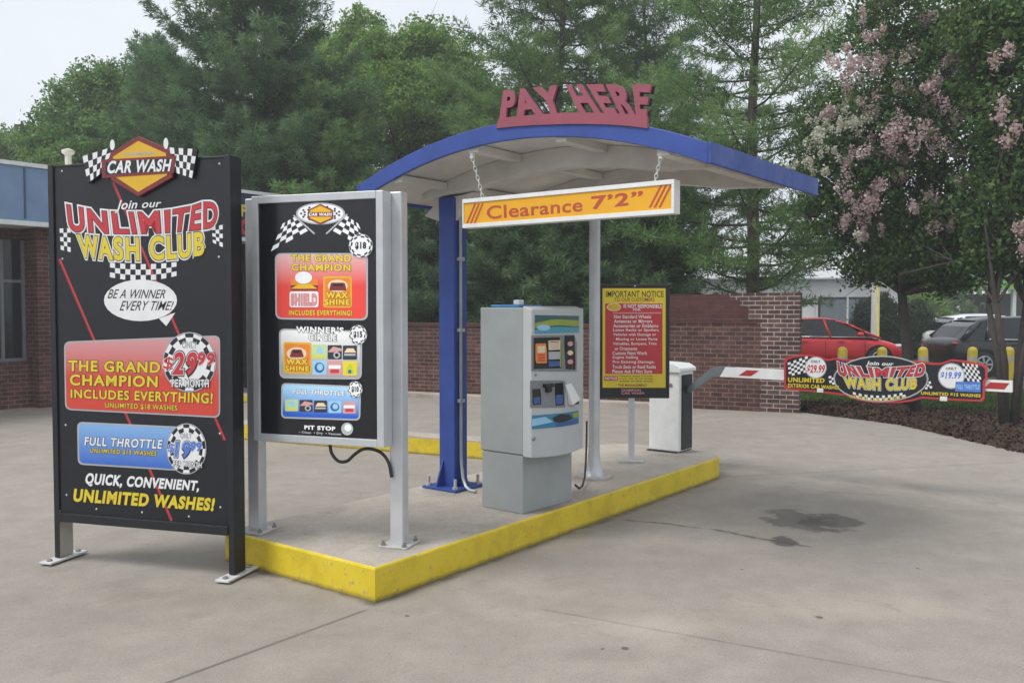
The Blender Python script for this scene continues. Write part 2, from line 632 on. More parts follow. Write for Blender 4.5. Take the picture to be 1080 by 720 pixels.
# ------------------------------------------------------------------ island
def kerb_yellow():
    m, nt, bs = newmat('kerb_yellow_paint')
    f = noise(nt, 4, 6, .65)
    c = ramp(nt, f, [(.28, (.5, .36, .012)), (.5, (.66, .5, .018)), (.75, (.7, .54, .03))])
    tc = nt.nodes.new('ShaderNodeTexCoord')
    sp = nt.nodes.new('ShaderNodeSeparateXYZ')
    nt.links.new(tc.outputs['Object'], sp.inputs[0])
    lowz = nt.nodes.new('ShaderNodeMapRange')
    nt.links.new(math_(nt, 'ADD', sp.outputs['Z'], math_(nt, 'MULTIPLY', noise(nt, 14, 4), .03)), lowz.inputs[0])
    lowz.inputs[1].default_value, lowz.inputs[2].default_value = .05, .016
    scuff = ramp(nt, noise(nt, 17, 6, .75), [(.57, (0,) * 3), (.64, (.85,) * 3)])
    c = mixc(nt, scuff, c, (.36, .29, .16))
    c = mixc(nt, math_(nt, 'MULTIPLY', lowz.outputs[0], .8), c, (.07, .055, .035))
    nt.links.new(c, bs.inputs['Base Color'])
    bs.inputs['Roughness'].default_value = .55
    bump(nt, bs, noise(nt, 45, 5, .7), .35, .006)
    return m


M_yellow = kerb_yellow()


def island_outline(x0, x1, y0, y1, rad, n=8):
    pts = [(x0, y0)]
    for cx, cy, a0 in ((x1 - rad, y0 + rad, -90), (x1 - rad, y1 - rad, 0)):
        for i in range(n + 1):
            t = R(a0 + 90 * i / n)
            pts.append((cx + rad * math.cos(t), cy + rad * math.sin(t)))
    pts.append((x0, y1))
    return pts


isl_root = empty('traffic_island', A0, RU, 'raised concrete island with yellow painted kerb carrying the payment machine', 'traffic island')
ISLEN, ISW = 5.2, 1.47
out = island_outline(0, ISLEN, 0, ISW, .38)
inn = island_outline(.015, ISLEN - .015, .015, ISW - .015, .37)
b = MB()
n = len(out)
# concrete top with the worn rim of the kerb
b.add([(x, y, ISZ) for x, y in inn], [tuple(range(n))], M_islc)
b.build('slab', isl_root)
b = MB()
SUB = 60
per = []
for i in range(n):
    p, q = Vector(out[i]), Vector(out[(i + 1) % n])
    a, c = Vector(inn[i]), Vector(inn[(i + 1) % n])
    k = max(1, int((q - p).length / .08))
    for j in range(k):
        per.append((p.lerp(q, j / k), a.lerp(c, j / k)))
prof = [(0, -.05), (0, .02), (0, .1), (0, ISZ - .014), (.3, ISZ - .004), (1, ISZ)]
vs, fs = [], []
rr = random.Random(3)
for o_, i_ in per:
    j1 = rr.uniform(-.0025, .0025)
    for t, z in prof:
        p = o_.lerp(i_, t)
        vs.append((p.x, p.y, z + (j1 if 0 < t < 1 else 0)))
k = len(prof)
for i in range(len(per)):
    for j in range(k - 1):
        fs.append((i * k + j, ((i + 1) % len(per)) * k + j, ((i + 1) % len(per)) * k + j + 1, i * k + j + 1))
b.add(vs, fs, M_yellow)
b.build('kerb', isl_root)

# second island's kerb further back, and a short one by the tunnel
kp = [ground(545, 487), ground(180, 457)]
d = (kp[1] - kp[0])
t = empty('kerb_strip', kp[0], math.atan2(-d.y, -d.x), 'long low yellow faced concrete kerb across the back lane behind the menu board', 'kerb')
b = MB()
b.box(-d.length, 0, -.003, 0, -.05, .19, M_yellow)
b.build('painted_face', t)
b = MB()
b.box(-d.length, 0, 0, .3, -.05, .215, M_islc)
b.build('concrete_top', t, bevel=.012)
kp = [ground(300, 425), ground(215, 424)]
d = (kp[1] - kp[0])
t = empty('kerb_strip', kp[0], math.atan2(-d.y, -d.x), 'short yellow kerb at the dark wash tunnel entrance between the two tall boards', 'kerb')
b = MB()
b.box(-d.length, 0, -.003, .0, -.05, .14, M_yellow)
b.build('painted_face', t)
b = MB()
b.box(-d.length, 0, 0, .4, -.05, .145, M_islc)
b.build('concrete_top', t, bevel=.012)


# ------------------------------------------------------------------ brick
def brick(name, c1, c2, mortar, var=.5, stain=None):
    m, nt, bs = newmat(name)
    tc = nt.nodes.new('ShaderNodeTexCoord')
    mp = nt.nodes.new('ShaderNodeMapping')
    mp.inputs['Rotation'].default_value = (R(90), 0, 0)
    sp = nt.nodes.new('ShaderNodeSeparateXYZ')
    nt.links.new(tc.outputs['Object'], sp.inputs[0])
    cb = nt.nodes.new('ShaderNodeCombineXYZ')
    nt.links.new(math_(nt, 'ADD', sp.outputs['X'], sp.outputs['Y']), cb.inputs[0])
    nt.links.new(sp.outputs['Z'], cb.inputs[1])
    br = nt.nodes.new('ShaderNodeTexBrick')
    nt.links.new(cb.outputs[0], br.inputs['Vector'])
    br.inputs['Scale'].default_value = 1
    br.inputs['Brick Width'].default_value = .21
    br.inputs['Row Height'].default_value = .075
    br.inputs['Mortar Size'].default_value = .007
    br.inputs['Mortar Smooth'].default_value = .2
    br.inputs['Color1'].default_value = (*c1, 1)
    br.inputs['Color2'].default_value = (*c2, 1)
    br.inputs['Mortar'].default_value = (*mortar, 1)
    br.inputs['Bias'].default_value = -.1
    v = ramp(nt, noise(nt, 7, 4, .7), [(.3, (1 - var,) * 3), (.7, (1.15,) * 3)])
    c = mixc(nt, 1.0, br.outputs['Color'], v, 'MULTIPLY')
    g = ramp(nt, noise(nt, 1.3, 4, .6), [(.35, (.75, .74, .74)), (.65, (1.1, 1.1, 1.1))])
    c = mixc(nt, 1.0, c, g, 'MULTIPLY')
    nt.links.new(c, bs.inputs['Base Color'])
    bs.inputs['Roughness'].default_value = .85
    bump(nt, bs, math_(nt, 'SUBTRACT', 1.0, br.outputs['Fac']), .5, .008)
    return m


M_brick = brick('red_brick', (.075, .027, .021), (.145, .06, .046), (.2, .165, .145))
M_brick_pale = brick('pale_mortar_brick', (.075, .035, .03), (.16, .085, .07), (.5, .46, .43))
M_brick_dark = brick('dark_band_brick', (.075, .024, .02), (.11, .036, .029), (.09, .045, .038), .35)

# the wall behind: local +x runs towards its right end, front faces the lane
wr = empty('brick_wall', wl(0), math.atan2(-WDIR.y, -WDIR.x), 'long red brick garden wall stepping up towards a pale mortared right end', 'brick wall')
HI, LO, STEPX = 1.99, 1.46, -3.55
b = MB()
b.box(STEPX, -.62, 0, .3, -.1, HI - .42, M_brick)
b.build('tall_section', wr)
b = MB()
b.box(STEPX, -.62, 0, .3, HI - .4195, HI, M_brick_dark)
b.build('dark_upper_band', wr)
b = MB()
prof = [(-.62, -.1), (0, -.1), (0, HI + .02), (-1.149, HI + .02), (-1.149, HI - .1), (-.98, HI - .1), (-.98, HI - .21), (-.83, HI - .21), (-.83, HI - .4195), (-.6195, HI - .4195)]
b.prism([(-.6195, -.1)] + prof[1:], -.008, .308, M_brick_pale)
b.build('end_pier', wr)
b = MB()
b.box(-9.6, STEPX - .001, .02, .28, -.1, LO - .08, M_brick)
b.build('low_section', wr)
b = MB()
b.box(-9.6, STEPX - .002, .0, .3, LO - .079, LO, M_brick_dark)
b.build('coping', wr, bevel=.008)
b = MB()
b.box(STEPX, -.7, -.012, -.0005, HI - .5, HI - .43, M_brick_dark)
b.build('header_course', wr)
b = MB()
b.box(-9.6, -2.4, -.35, -.02, -.05, .09, M_islc)
t = b.build('gutter_kerb', None, bevel=.01)
t.location, t.rotation_euler = wl(0), (0, 0, math.atan2(-WDIR.y, -WDIR.x))
tag(t, 'plain grey concrete kerb running along the foot of the brick wall', 'kerb')


# ------------------------------------------------------------------ tall wash-club board
pl, pr = ground(58, 592), ground(247.5, 611)
d = pr - pl
t = empty('sign_board', pl, math.atan2(d.y, d.x), 'tallest black advertising board with a red offer panel, on white foot plates beside the island', 'sign board')
BW, BH = d.length, 2.71
M_tan = mat('bare_galvanised_post', (0.36, 0.34, 0.3), 0.5, metal=.1, var=.15)
M_foot = mat('foot_plate_paint', (.58, .58, .57), .5, var=.2, scale=12)
PW, PD = .042, .125
for x0, lower in ((0, M_tan), (BW - PW, M_black)):
    b = MB()
    b.box(x0, x0 + PW, 0, .005, .03, BH + .012, M_black)
    b.box(x0, x0 + PW, .0055, PD, .03, .36, lower)
    b.box(x0, x0 + PW, .0055, PD, .3605, BH + .012, M_black)
    b.build('post', t, bevel=.002)
    b = MB()
    b.box(x0 - .03, x0 + PW + .03, -.11, .23, .012, .026, M_foot)
    for yy in (-.07, .19):
        b.cyl((x0 + PW / 2, yy, -.01), .011, .05, M_steel)
        b.cyl((x0 + PW / 2, yy, .0262), .02, .012, M_steel, n=6)
    b.build('foot_plate', t, bevel=.003)
b = MB()
b.box(PW + .0005, BW - PW - .0005, .012, .034, .33, BH - .005, M_panel)
b.build('panel', t)
b = MB()
b.box(PW + .0005, BW - PW - .0005, -.012, .06, .285, .345, M_black)
b.build('crossbar', t, bevel=.004)
b = MB()
b.box(PW + .0005, BW - PW - .0005, .006, .05, BH - .0045, BH + .01, M_black)
b.build('top_rail', t, bevel=.003)

A = Art(t, .012, T=(50, 140, 4.8))
YF = A.yf
# red stripes
A.T = (0, 0, 1)
A.line((119, 192), (237, 464), 3.0, 'darkred', .25)
A.line((62.5, 273), (181, 549), 3.0, 'darkred', .25)
A.line((119.3, 192), (237.3, 464), 1.8, 'red', .6)
A.line((62.8, 273), (181.3, 549), 1.8, 'red', .6)
A.done('racing_stripes')
# emblem cut-out: thick board standing proud of the top edge
A.T = (50, 140, 4.8)
A.yf = -.016
hexo = [(460, 18), (625, 90), (632, 225), (460, 322), (322, 238), (306, 110)]
hexi = [(460, 42), (600, 104), (606, 214), (460, 300), (348, 226), (332, 122)]
em = MB()
P = [A.at(*p) for p in hexo]
em.prism([(x, z) for x, z in P], -.016, .0055, ink('darkred'))
for q in ([(178, 120), (330, 72), (292, 190), (205, 256)], [(618, 75), (758, 84), (732, 230), (640, 200)]):
    em.prism([A.at(*p) for p in q], -.0145, .0055, ink('black'))
em.build('emblem_board', t)
A.check([(178, 120), (330, 72), (292, 190), (205, 256)], 6, 4, 'white', None, 1)
A.check([(618, 75), (758, 84), (732, 230), (640, 200)], 6, 4, 'white', None, 1)
A.oval(329, 62, 12, 27, 'white', 1)
A.oval(600, 55, 12, 28, 'white', 1)
A.poly(hexi, 'gold', 1)
A.text('CHAMPION', [(385, 102), (545, 94)], [(385, 119), (545, 112)], 'grey', 2, .035, .1)
A.poly([(275, 137), (655, 116), (640, 205), (278, 230)], 'darkred', 3)
A.poly([(296, 149), (634, 129), (626, 192), (296, 214)], 'black', 4)
A.text('CAR WASH', [(308, 143), (632, 133)], [(304, 208), (628, 196)], 'white', 5, .035, .18)
A.done('emblem')
A.yf = YF
A.text('Join our', [(350, 342), (580, 340)], [(345, 408), (580, 386)], 'white', 8, .02, .25)
ub, ut = [(113, 500), (200, 505), (300, 512), (420, 514), (520, 513), (620, 507), (700, 499), (790, 490), (858, 478)], [(98, 364), (190, 382), (290, 398), (400, 402), (500, 402), (620, 392), (720, 375), (790, 352), (866, 352)]
A.text('UNLIMITED', ut, ub, 'red', 3, .035, 0, outline=[('white', .075), ('white', .06), ('black', .022)])
A.done('headline')
A.check([(62, 485), (118, 482), (118, 604), (68, 592)], 3, 5, 'white', 'black', 1)
A.check([(832, 478), (888, 466), (888, 580), (838, 556)], 3, 5, 'white', 'black', 1)
for row in range(3):
    for i in range(16):
        u0, u1 = i / 16, (i + 1) / 16
        def arc(u, r):
            x = 265 + 415 * u
            return (x, 655 + r * 22 + 14 * (1 - (2 * u - 1) ** 2) * (1 + r * .4) - 4)
        if (i + row) % 2 == 0 and 1.2 < i < 14.6 + (row == 0):
            A.poly([arc(u0, row), arc(u1, row), arc(u1, row + 1), arc(u0, row + 1)], 'white', 1)
A.text('WASH CLUB', [(150, 512), (300, 526), (470, 528), (640, 518), (800, 497)], [(165, 632), (300, 645), (470, 650), (640, 642), (795, 622)], 'yellow', 3, .04, -.06, outline=[('white', .075), ('white', .06), ('black', .025)])
A.done('club_lettering')
A.T = (50, 280, 4.8)
A.poly([(565, 268), (602, 306), (648, 238)], 'white', 1)
A.oval(472, 176, 185, 105, 'white', 2)
A.text('BE A WINNER', [(312, 120), (600, 122)], [(305, 166), (594, 166)], 'black', 3, .004, .25)
A.text('EVERY TIME!', [(375, 178), (642, 180)], [(366, 228), (634, 226)], 'black', 3, .004, .25)
A.done('speech_bubble')
A.T = (0, 0, 1)
q = [(67.6, 360), (232.3, 353.5), (232.3, 440.5), (68.8, 432)]
A.rrect(q, 7, 'grey', 2)
A.done('offer_border')
M_rp = gradmat('red_offer_print', (.62, .3, .31), (.6, .06, .04), lo=.45, hi=.95)
A.rrect([(69.2, 361.6), (230.8, 355.2), (230.8, 438.6), (70.4, 430.4)], 6, M_rp, 4)
A.done('offer_panel')
A.T = (50, 280, 4.8)
oy = [('black', .035)]
A.text('THE GRAND', [(108, 478), (574, 486)], [(108, 534), (572, 544)], 'yellow', 6, .035, 0, outline=oy)
A.text('CHAMPION', [(116, 549), (562, 558)], [(116, 606), (560, 616)], 'yellow', 6, .035, 0, outline=oy)
A.text('INCLUDES EVERYTHING!', [(120, 624), (840, 644)], [(120, 669), (838, 699)], 'yellow', 6, .03, 0, outline=oy)
A.T = (0, 0, 1)
A.text('UNLIMITED $18 WASHES', [(111.5, 424.3), (187.5, 427.2)], [(111.5, 430.2), (187.5, 433.6)], 'yellow', 6, .02, 0, outline=[('black', .04)])
A.done('offer_lettering')
A.T = (50, 280, 4.8)
A.ring(722, 488, 136, 152, 18, .66, 8)
A.text('ONLY', [(685, 382), (762, 384)], [(685, 418), (762, 420)], 'grey', 12, .03)
A.text('$', [(590, 462), (640, 462)], [(588, 530), (640, 530)], 'red', 12, .012, .1, outline=[('white', .03)])
A.text('29', [(640, 436), (766, 436)], [(636, 556), (760, 556)], 'red', 12, .04, .12, outline=[('black', .06), ('white', .025)])
A.text('99', [(766, 438), (852, 440)], [(764, 505), (850, 507)], 'red', 12, .04, .12, outline=[('black', .05), ('white', .02)])
A.text('PER MONTH', [(634, 574), (822, 576)], [(634, 614), (822, 616)], 'white', 13, .03, 0, outline=[('black', .06)])
A.done('price_badge')
A.T = (50, 430, 5.4)
A.rrect([(170, 78), (760, 106), (760, 358), (174, 322)], 34, 'grey', 2)
A.done('pill_border')
M_bp = gradmat('blue_offer_print', (.22, .42, .74), (.05, .15, .55), lo=.05, hi=.95)
A.rrect([(180, 88), (752, 116), (752, 348), (184, 312)], 28, M_bp, 4)
A.done('pill_panel')
A.text('FULL THROTTLE', [(215, 163), (660, 180)], [(213, 212), (655, 233)], 'white', 6, .03, .08, outline=[('black', .035)])
A.text('UNLIMITED $15 WASHES', [(246, 229), (626, 245)], [(244, 257), (622, 275)], 'yellow', 6, .02, .05, outline=[('black', .05)])
A.done('pill_lettering')
A.ring(795, 232, 114, 146, 18, .66, 8)
A.text('ONLY', [(762, 140), (826, 142)], [(762, 172), (826, 174)], 'grey', 12, .03)
A.text('$', [(690, 200), (730, 202)], [(690, 255), (728, 258)], 'blue', 12, .012, .1, outline=[('white', .03)])
A.text('19', [(730, 186), (822, 190)], [(728, 280), (818, 285)], 'blue', 12, .04, .12, outline=[('black', .06), ('white', .025)])
A.text('99', [(822, 190), (884, 193)], [(820, 245), (882, 248)], 'blue', 12, .04, .12, outline=[('black', .05), ('white', .02)])
A.text('PER MONTH', [(722, 298), (884, 308)], [(722, 330), (884, 340)], 'white', 13, .03, 0, outline=[('black', .06)])
A.done('price_badge')
A.text('QUICK, CONVENIENT,', [(222, 368), (870, 414)], [(214, 444), (862, 482)], 'white', 3, .045, .1)
A.text('UNLIMITED WASHES!', [(152, 457), (957, 513)], [(148, 532), (950, 588)], 'yellow', 3, .05, .1)
A.done('slogan')
A.T = (0, 0, 1)
M_screw = mat('screw_head', (.6, .6, .6), .4, metal=.3)
for sx_, sy_ in ((65.6, 180.6), (231.5, 173), (66, 273), (231, 271), (69.4, 448), (232, 457), (70.4, 521.7), (232.5, 534.6), (101.9, 536.5), (150, 540), (199.3, 544.4)):
    x, z = A.at(sx_, sy_)
    b = MB()
    b.ball((x, .011, z), .0075, .005, .0075, M_screw, 8, 6)
    b.build('screw', t, smooth=True)


# ------------------------------------------------------------------ price menu light box
pl, pr = ground(272, 559.5, ISZ), ground(421.5, 574, ISZ)
d = pr - pl
t = empty('menu_board', pl, math.atan2(d.y, d.x), 'silver framed light box price menu with red, silver and blue panels, standing on the island', 'menu board')
MW = d.length
ax = Art(t, -.15)
x0, zt = ax.at(266.5, 205.5)
x1, _ = ax.at(405, 205)
_, zb = ax.at(300, 465.5)
zt = ax.at(330, 204.5)[1]
zb = ax.at(340, 468)[1]
for px_ in (0, MW):
    b = MB()
    b.box(px_ - .046, px_ + .046, -.046, .046, .006, zt + .005, M_alu)
    b.build('post', t, bevel=.008)
    b = MB()
    b.box(px_ - .1, px_ + .1, -.11, .11, .0, .012, M_galv)
    pb = b.build('base_plate', t, bevel=.003)
    for sx_ in (-.075, .075):
        for sy_ in (-.085, .085):
            b = MB()
            b.cyl((px_ + sx_, sy_, .012), .009, .03, M_steel, n=8)
            b.cyl((px_ + sx_, sy_, .012), .017, .012, M_steel, n=6)
            b.build('anchor_bolt', pb)
b = MB()
fw = .05
b.box(x0, x1, -.149, -.0475, zb, zt, M_alu)
b.build('cabinet', t, bevel=.006)
b = MB()
yf0, yf1 = -.168, -.1495
b.box(x0, x0 + fw, yf0, yf1, zb, zt, M_alu)
b.box(x1 - fw, x1, yf0, yf1, zb, zt, M_alu)
b.box(x0 + fw + .0005, x1 - fw - .0005, yf0, yf1, zt - fw, zt, M_alu)
b.box(x0 + fw + .0005, x1 - fw - .0005, yf0, yf1, zb, zb + fw, M_alu)
b.build('frame', t, bevel=.004)
b = MB()
M_mblk = mat('menu_face_black', (.01, .011, .015), .18, var=.2)
b.box(x0 + fw - .004, x1 - fw + .004, -.156, -.1496, zb + fw - .004, zt - fw + .004, M_mblk)
b.build('face', t)
A = Art(t, -.156, glow, (270, 205, 5.33))
A.oval(363, 108, 138, 62, 'grey', 1)
A.oval(363, 108, 128, 54, 'white', 2)
for i in range(26):
    a = i * .2417
    A.oval(363 + 108 * math.cos(a) * (1 if i % 2 else .84), 108 + 40 * math.sin(a) * (1 if i % 2 else .8), 7, 6, 'dark', 3, 8)
A.poly([(363, 54), (434, 88), (434, 140), (363, 170), (294, 140), (294, 88)], 'darkred', 4)
A.poly([(363, 64), (424, 92), (424, 134), (363, 160), (304, 134), (304, 92)], 'gold', 5)
A.quad(292, 100, 436, 126, 'darkred', 6)
A.text('CAR WASH', [(300, 104), (430, 104)], [(298, 122), (428, 122)], 'white', 7, .04, .15)
A.done('emblem')
A.check([(150, 165), (222, 125), (292, 205), (84, 320)], 5, 5, 'white', 'black', 1)
A.line((212, 118), (330, 222), 9, 'grey', 2)
A.done('crossed_flag')
A.check([(510, 120), (575, 165), (640, 320), (432, 205)], 5, 5, 'white', 'black', 1)
A.line((513, 112), (395, 222), 9, 'grey', 2)
A.done('crossed_flag')
A.rrect([(107, 330), (630, 330), (630, 708), (110, 702)], 40, 'grey', 3)
A.done('offer_border')
M_mr = gradmat('backlit_red_print', (.7, .42, .42), (.72, .06, .045), emit=.16, lo=.5, hi=1.0)
A.rrect([(117, 338), (620, 338), (620, 698), (120, 692)], 34, M_mr, 5)
A.done('offer_panel')
oy = [('dark', .035)]
A.text('THE GRAND', [(200, 338), (536, 340)], [(200, 377), (536, 380)], 'yellow', 7, .04, 0, outline=oy)
A.text('CHAMPION', [(203, 390), (534, 392)], [(203, 430), (534, 432)], 'yellow', 7, .04, 0, outline=oy)
A.text('INCLUDES EVERYTHING!', [(188, 650), (542, 652)], [(188, 678), (542, 682)], 'yellow', 7, .03, 0, outline=[('darkred', .04)])
A.done('offer_lettering')
A.quad(198, 474, 350, 540, 'orange', 6)
A.quad(198, 510, 350, 540, 'darkred', 7)
A.poly([(198, 530), (240, 505), (310, 505), (350, 530)], 'gold', 8)
A.oval(270, 468, 48, 34, 'white', 9)
A.rrect([(192, 545), (354, 545), (354, 634), (192, 634)], 14, 'white', 9)
A.text('SHIELD', [(200, 560), (346, 560)], [(200, 624), (346, 624)], 'pink', 10, .04, 0, outline=[('red', .04)])
A.done('feature_icon')
A.rrect([(380, 460), (540, 460), (540, 636), (380, 636)], 16, 'gold', 6)
A.rrect([(388, 470), (532, 470), (532, 628), (388, 628)], 14, 'orange', 7)
A.oval(462, 515, 56, 36, 'cream', 8)
A.rrect([(424, 496), (502, 496), (512, 540), (414, 540)], 10, 'darkred', 9)
A.quad(434, 503, 492, 515, 'black', 10)
A.text('WAX', [(398, 548), (522, 548)], [(398, 584), (522, 584)], 'yellow', 11, .05, 0, outline=[('darkred', .04)])
A.text('SHINE', [(390, 588), (530, 588)], [(390, 622), (530, 622)], 'yellow', 11, .05, 0, outline=[('darkred', .04)])
A.done('feature_icon')
A.ring(593, 290, 68, 68, 16, .7, 12)
A.text('$18', [(562, 268), (624, 268)], [(562, 312), (624, 312)], 'black', 16, .05)
A.done('price_badge')
A.T = (270, 330, 4.8)
A.rrect([(117, 78), (539, 90), (536, 336), (120, 330)], 32, 'grey', 3)
A.done('offer_border')
M_ms = gradmat('backlit_silver_print', (.8, .8, .8), (.34, .34, .35), emit=.16, lo=.2, hi=.95)
A.rrect([(126, 86), (530, 98), (527, 327), (129, 321)], 26, M_ms, 5)
A.done('offer_panel')
A.text("WINNER'S", [(205, 66), (446, 72)], [(205, 98), (446, 104)], 'white', 7, .04, 0, outline=[('black', .05)])
A.done('offer_lettering')
A.text('CIRCLE', [(268, 106), (410, 110)], [(268, 138), (410, 143)], 'white', 7, .04, 0, outline=[('black', .05)])
A.done('offer_lettering')
A.rrect([(141, 146), (283, 149), (283, 308), (141, 304)], 14, 'gold', 6)
A.rrect([(149, 155), (275, 158), (275, 299), (149, 295)], 12, 'orange', 7)
A.oval(208, 205, 50, 32, 'cream', 8)
A.rrect([(184, 184), (234, 184), (246, 224), (172, 224)], 10, 'darkred', 9)
A.quad(192, 190, 226, 202, 'black', 10)
A.text('WAX', [(156, 230), (266, 232)], [(156, 260), (266, 262)], 'yellow', 11, .05, 0, outline=[('darkred', .04)])
A.text('SHINE', [(152, 266), (272, 268)], [(152, 292), (272, 294)], 'yellow', 11, .05, 0, outline=[('darkred', .04)])
A.done('feature_icon')


def icon(A, x, y, w, h, kind):
    if kind == 'green':
        A.rrect([(x, y), (x + w, y), (x + w, y + h), (x, y + h)], 6, 'palegreen', 6)
        A.oval(x + w * .55, y + h * .4, w * .22, h * .26, 'paleblue', 7)
        A.quad(x + w * .1, y + h * .75, x + w * .9, y + h * .9, 'yellow', 7)
    if kind == 'dark':
        A.rrect([(x, y), (x + w, y), (x + w, y + h), (x, y + h)], 6, 'dark', 6)
        A.oval(x + w * .65, y + h * .7, w * .24, h * .24, 'grey', 7)
        A.oval(x + w * .65, y + h * .7, w * .13, h * .13, 'black', 8)
        A.poly([(x, y + h * .5), (x + w * .4, y + h * .1), (x + w, y + h * .25), (x + w, y + h * .4), (x + w * .4, y + h * .5)], 'pink', 7)
    if kind == 'car':
        A.rrect([(x, y), (x + w, y), (x + w, y + h), (x, y + h)], 6, 'dark', 6)
        A.poly([(x + w * .1, y + h * .5), (x + w * .3, y + h * .2), (x + w * .75, y + h * .2), (x + w * .95, y + h * .5)], 'cream', 7)
        A.quad(x + w * .1, y + h * .58, x + w * .9, y + h * .72, 'grey', 7)
    if kind == 'blue':
        A.rrect([(x, y), (x + w, y), (x + w, y + h), (x, y + h)], 6, 'paleblue', 6)
        A.oval(x + w * .5, y + h * .5, w * .34, h * .36, 'deepblue', 7)
        A.oval(x + w * .54, y + h * .46, w * .22, h * .24, 'paleblue', 8)
    if kind == 'pink':
        A.rrect([(x, y), (x + w, y), (x + w, y + h), (x, y + h)], 6, 'pink', 6)
        A.quad(x + w * .08, y + h * .3, x + w * .92, y + h * .55, 'white', 7)
        A.quad(x + w * .2, y + h * .6, x + w * .8, y + h * .85, 'red', 7)
    if kind == 'lime':
        A.rrect([(x, y), (x + w, y), (x + w, y + h), (x, y + h)], 6, 'yellow', 6)
        A.poly([(x + w * .2, y + h * .85), (x + w * .3, y + h * .4), (x + w * .5, y + h * .15), (x + w * .7, y + h * .4), (x + w * .8, y + h * .85)], 'lime', 7)
        A.quad(x + w * .4, y + h * .6, x + w * .6, y + h * .85, 'deepblue', 8)
    A.done('feature_icon')


for i, kd in enumerate(('green', 'dark', 'car', 'blue', 'pink', 'lime')):
    icon(A, 287 + (i % 3) * 77, 160 + (i // 3) * 80 + (i % 3) * 2, 72, 72, kd)
A.ring(520, 110, 46, 50, 16, .7, 12)
A.text('$15', [(498, 92), (542, 92)], [(498, 128), (542, 128)], 'black', 16, .05)
A.done('price_badge')
A.rrect([(129, 353), (533, 370), (528, 544), (128, 532)], 26, 'grey', 3)
A.done('offer_border')
M_mb = gradmat('backlit_blue_print', (.36, .62, .86), (.02, .1, .5), emit=.16, lo=.1, hi=.9)
A.rrect([(137, 361), (525, 378), (520, 535), (136, 524)], 20, M_mb, 5)
A.done('offer_panel')
A.text('FULL THROTTLE', [(190, 382), (452, 394)], [(190, 408), (452, 420)], 'white', 7, .03, .1, outline=[('black', .03)])
A.done('offer_lettering')
for i, kd in enumerate(('green', 'dark', 'car', 'blue', 'pink')):
    icon(A, 149 + i * 73, 436 + i * 3, 66, 60, kd)
A.ring(505, 386, 38, 42, 16, .7, 12)
A.text('$10', [(488, 370), (524, 370)], [(488, 402), (524, 402)], 'black', 16, .05)
A.done('price_badge')
A.text('PIT STOP', [(245, 567), (402, 574)], [(245, 588), (402, 596)], 'white', 2, .05)
A.text('• Clean  • Dry  • Vacuum', [(218, 596), (432, 606)], [(218, 610), (432, 622)], 'grey', 2, .03)
A.oval(462, 586, 30, 32, 'grey', 2)
A.oval(466, 580, 18, 18, 'white', 3)
A.done('footer_lettering')
# power lead looping out of the bottom of the box
t2 = t
c_pts = []
for px_, py_ in ((348, 468), (350, 478), (357, 486), (366, 486), (374, 479), (383, 473.5), (393, 473.5), (403, 478), (410, 488), (413, 503)):
    x, z = Art(t, -.06).at(px_, py_)
    c_pts.append((x, -.06, z))
sm = []
for i in range(len(c_pts) - 1):
    p0, p1, p2, p3 = [Vector(c_pts[max(0, min(len(c_pts) - 1, i + k))]) for k in (-1, 0, 1, 2)]
    for s in range(5):
        u = s / 5
        sm.append(.5 * ((2 * p1) + (p2 - p0) * u + (2 * p0 - 5 * p1 + 4 * p2 - p3) * u * u + (3 * p1 - p0 - 3 * p2 + p3) * u ** 3))
sm.append(Vector(c_pts[-1]))
b = MB()
b.tube(sm, .011, M_rubber)
b.build('power_lead', t, smooth=True)


# ------------------------------------------------------------------ pay canopy
t = empty('pay_canopy', isl(0, 0, 0), RB, 'blue edged curved canopy on one blue column with big red raised lettering on top', 'canopy')
# local: x = -c (to the right of the lane direction), y = along the island, z up
a0, a1, cR, cL = 1.40, 3.37, -1.46, 1.60
zc, rise, fh = 2.695, .315, .128
cm, hw = (cR + cL) / 2, (cL - cR) / 2
def arcz(x):        # middle of the fascia
    return zc + rise * (1 - ((x + cm) / hw) ** 2)
N = 40
xs = [-cL + (cL - cR) * i / N for i in range(N + 1)]


def arc_band(mb, y0, y1, dz0, dz1, m, x_from=None, x_to=None, taper=False):
    q = [x for x in xs if (x_from is None or x >= x_from) and (x_to is None or x <= x_to)]
    vs, fs = [], []
    d0 = dz0
    for x in q:
        z = arcz(x)
        if taper:
            dz0 = dz1 + (d0 - dz1) * min(1, .3 + (min(x - q[0], q[-1] - x) / .7))
        vs += [(x, y0, z + dz0), (x, y1, z + dz0), (x, y1, z + dz1), (x, y0, z + dz1)]
    for i in range(len(q) - 1):
        for k in range(4):
            fs.append((i * 4 + k, i * 4 + (k + 1) % 4, i * 4 + 4 + (k + 1) % 4, i * 4 + 4 + k))
    fs += [(3, 2, 1, 0), tuple((len(q) - 1) * 4 + k for k in range(4))]
    mb.add(vs, fs, m)


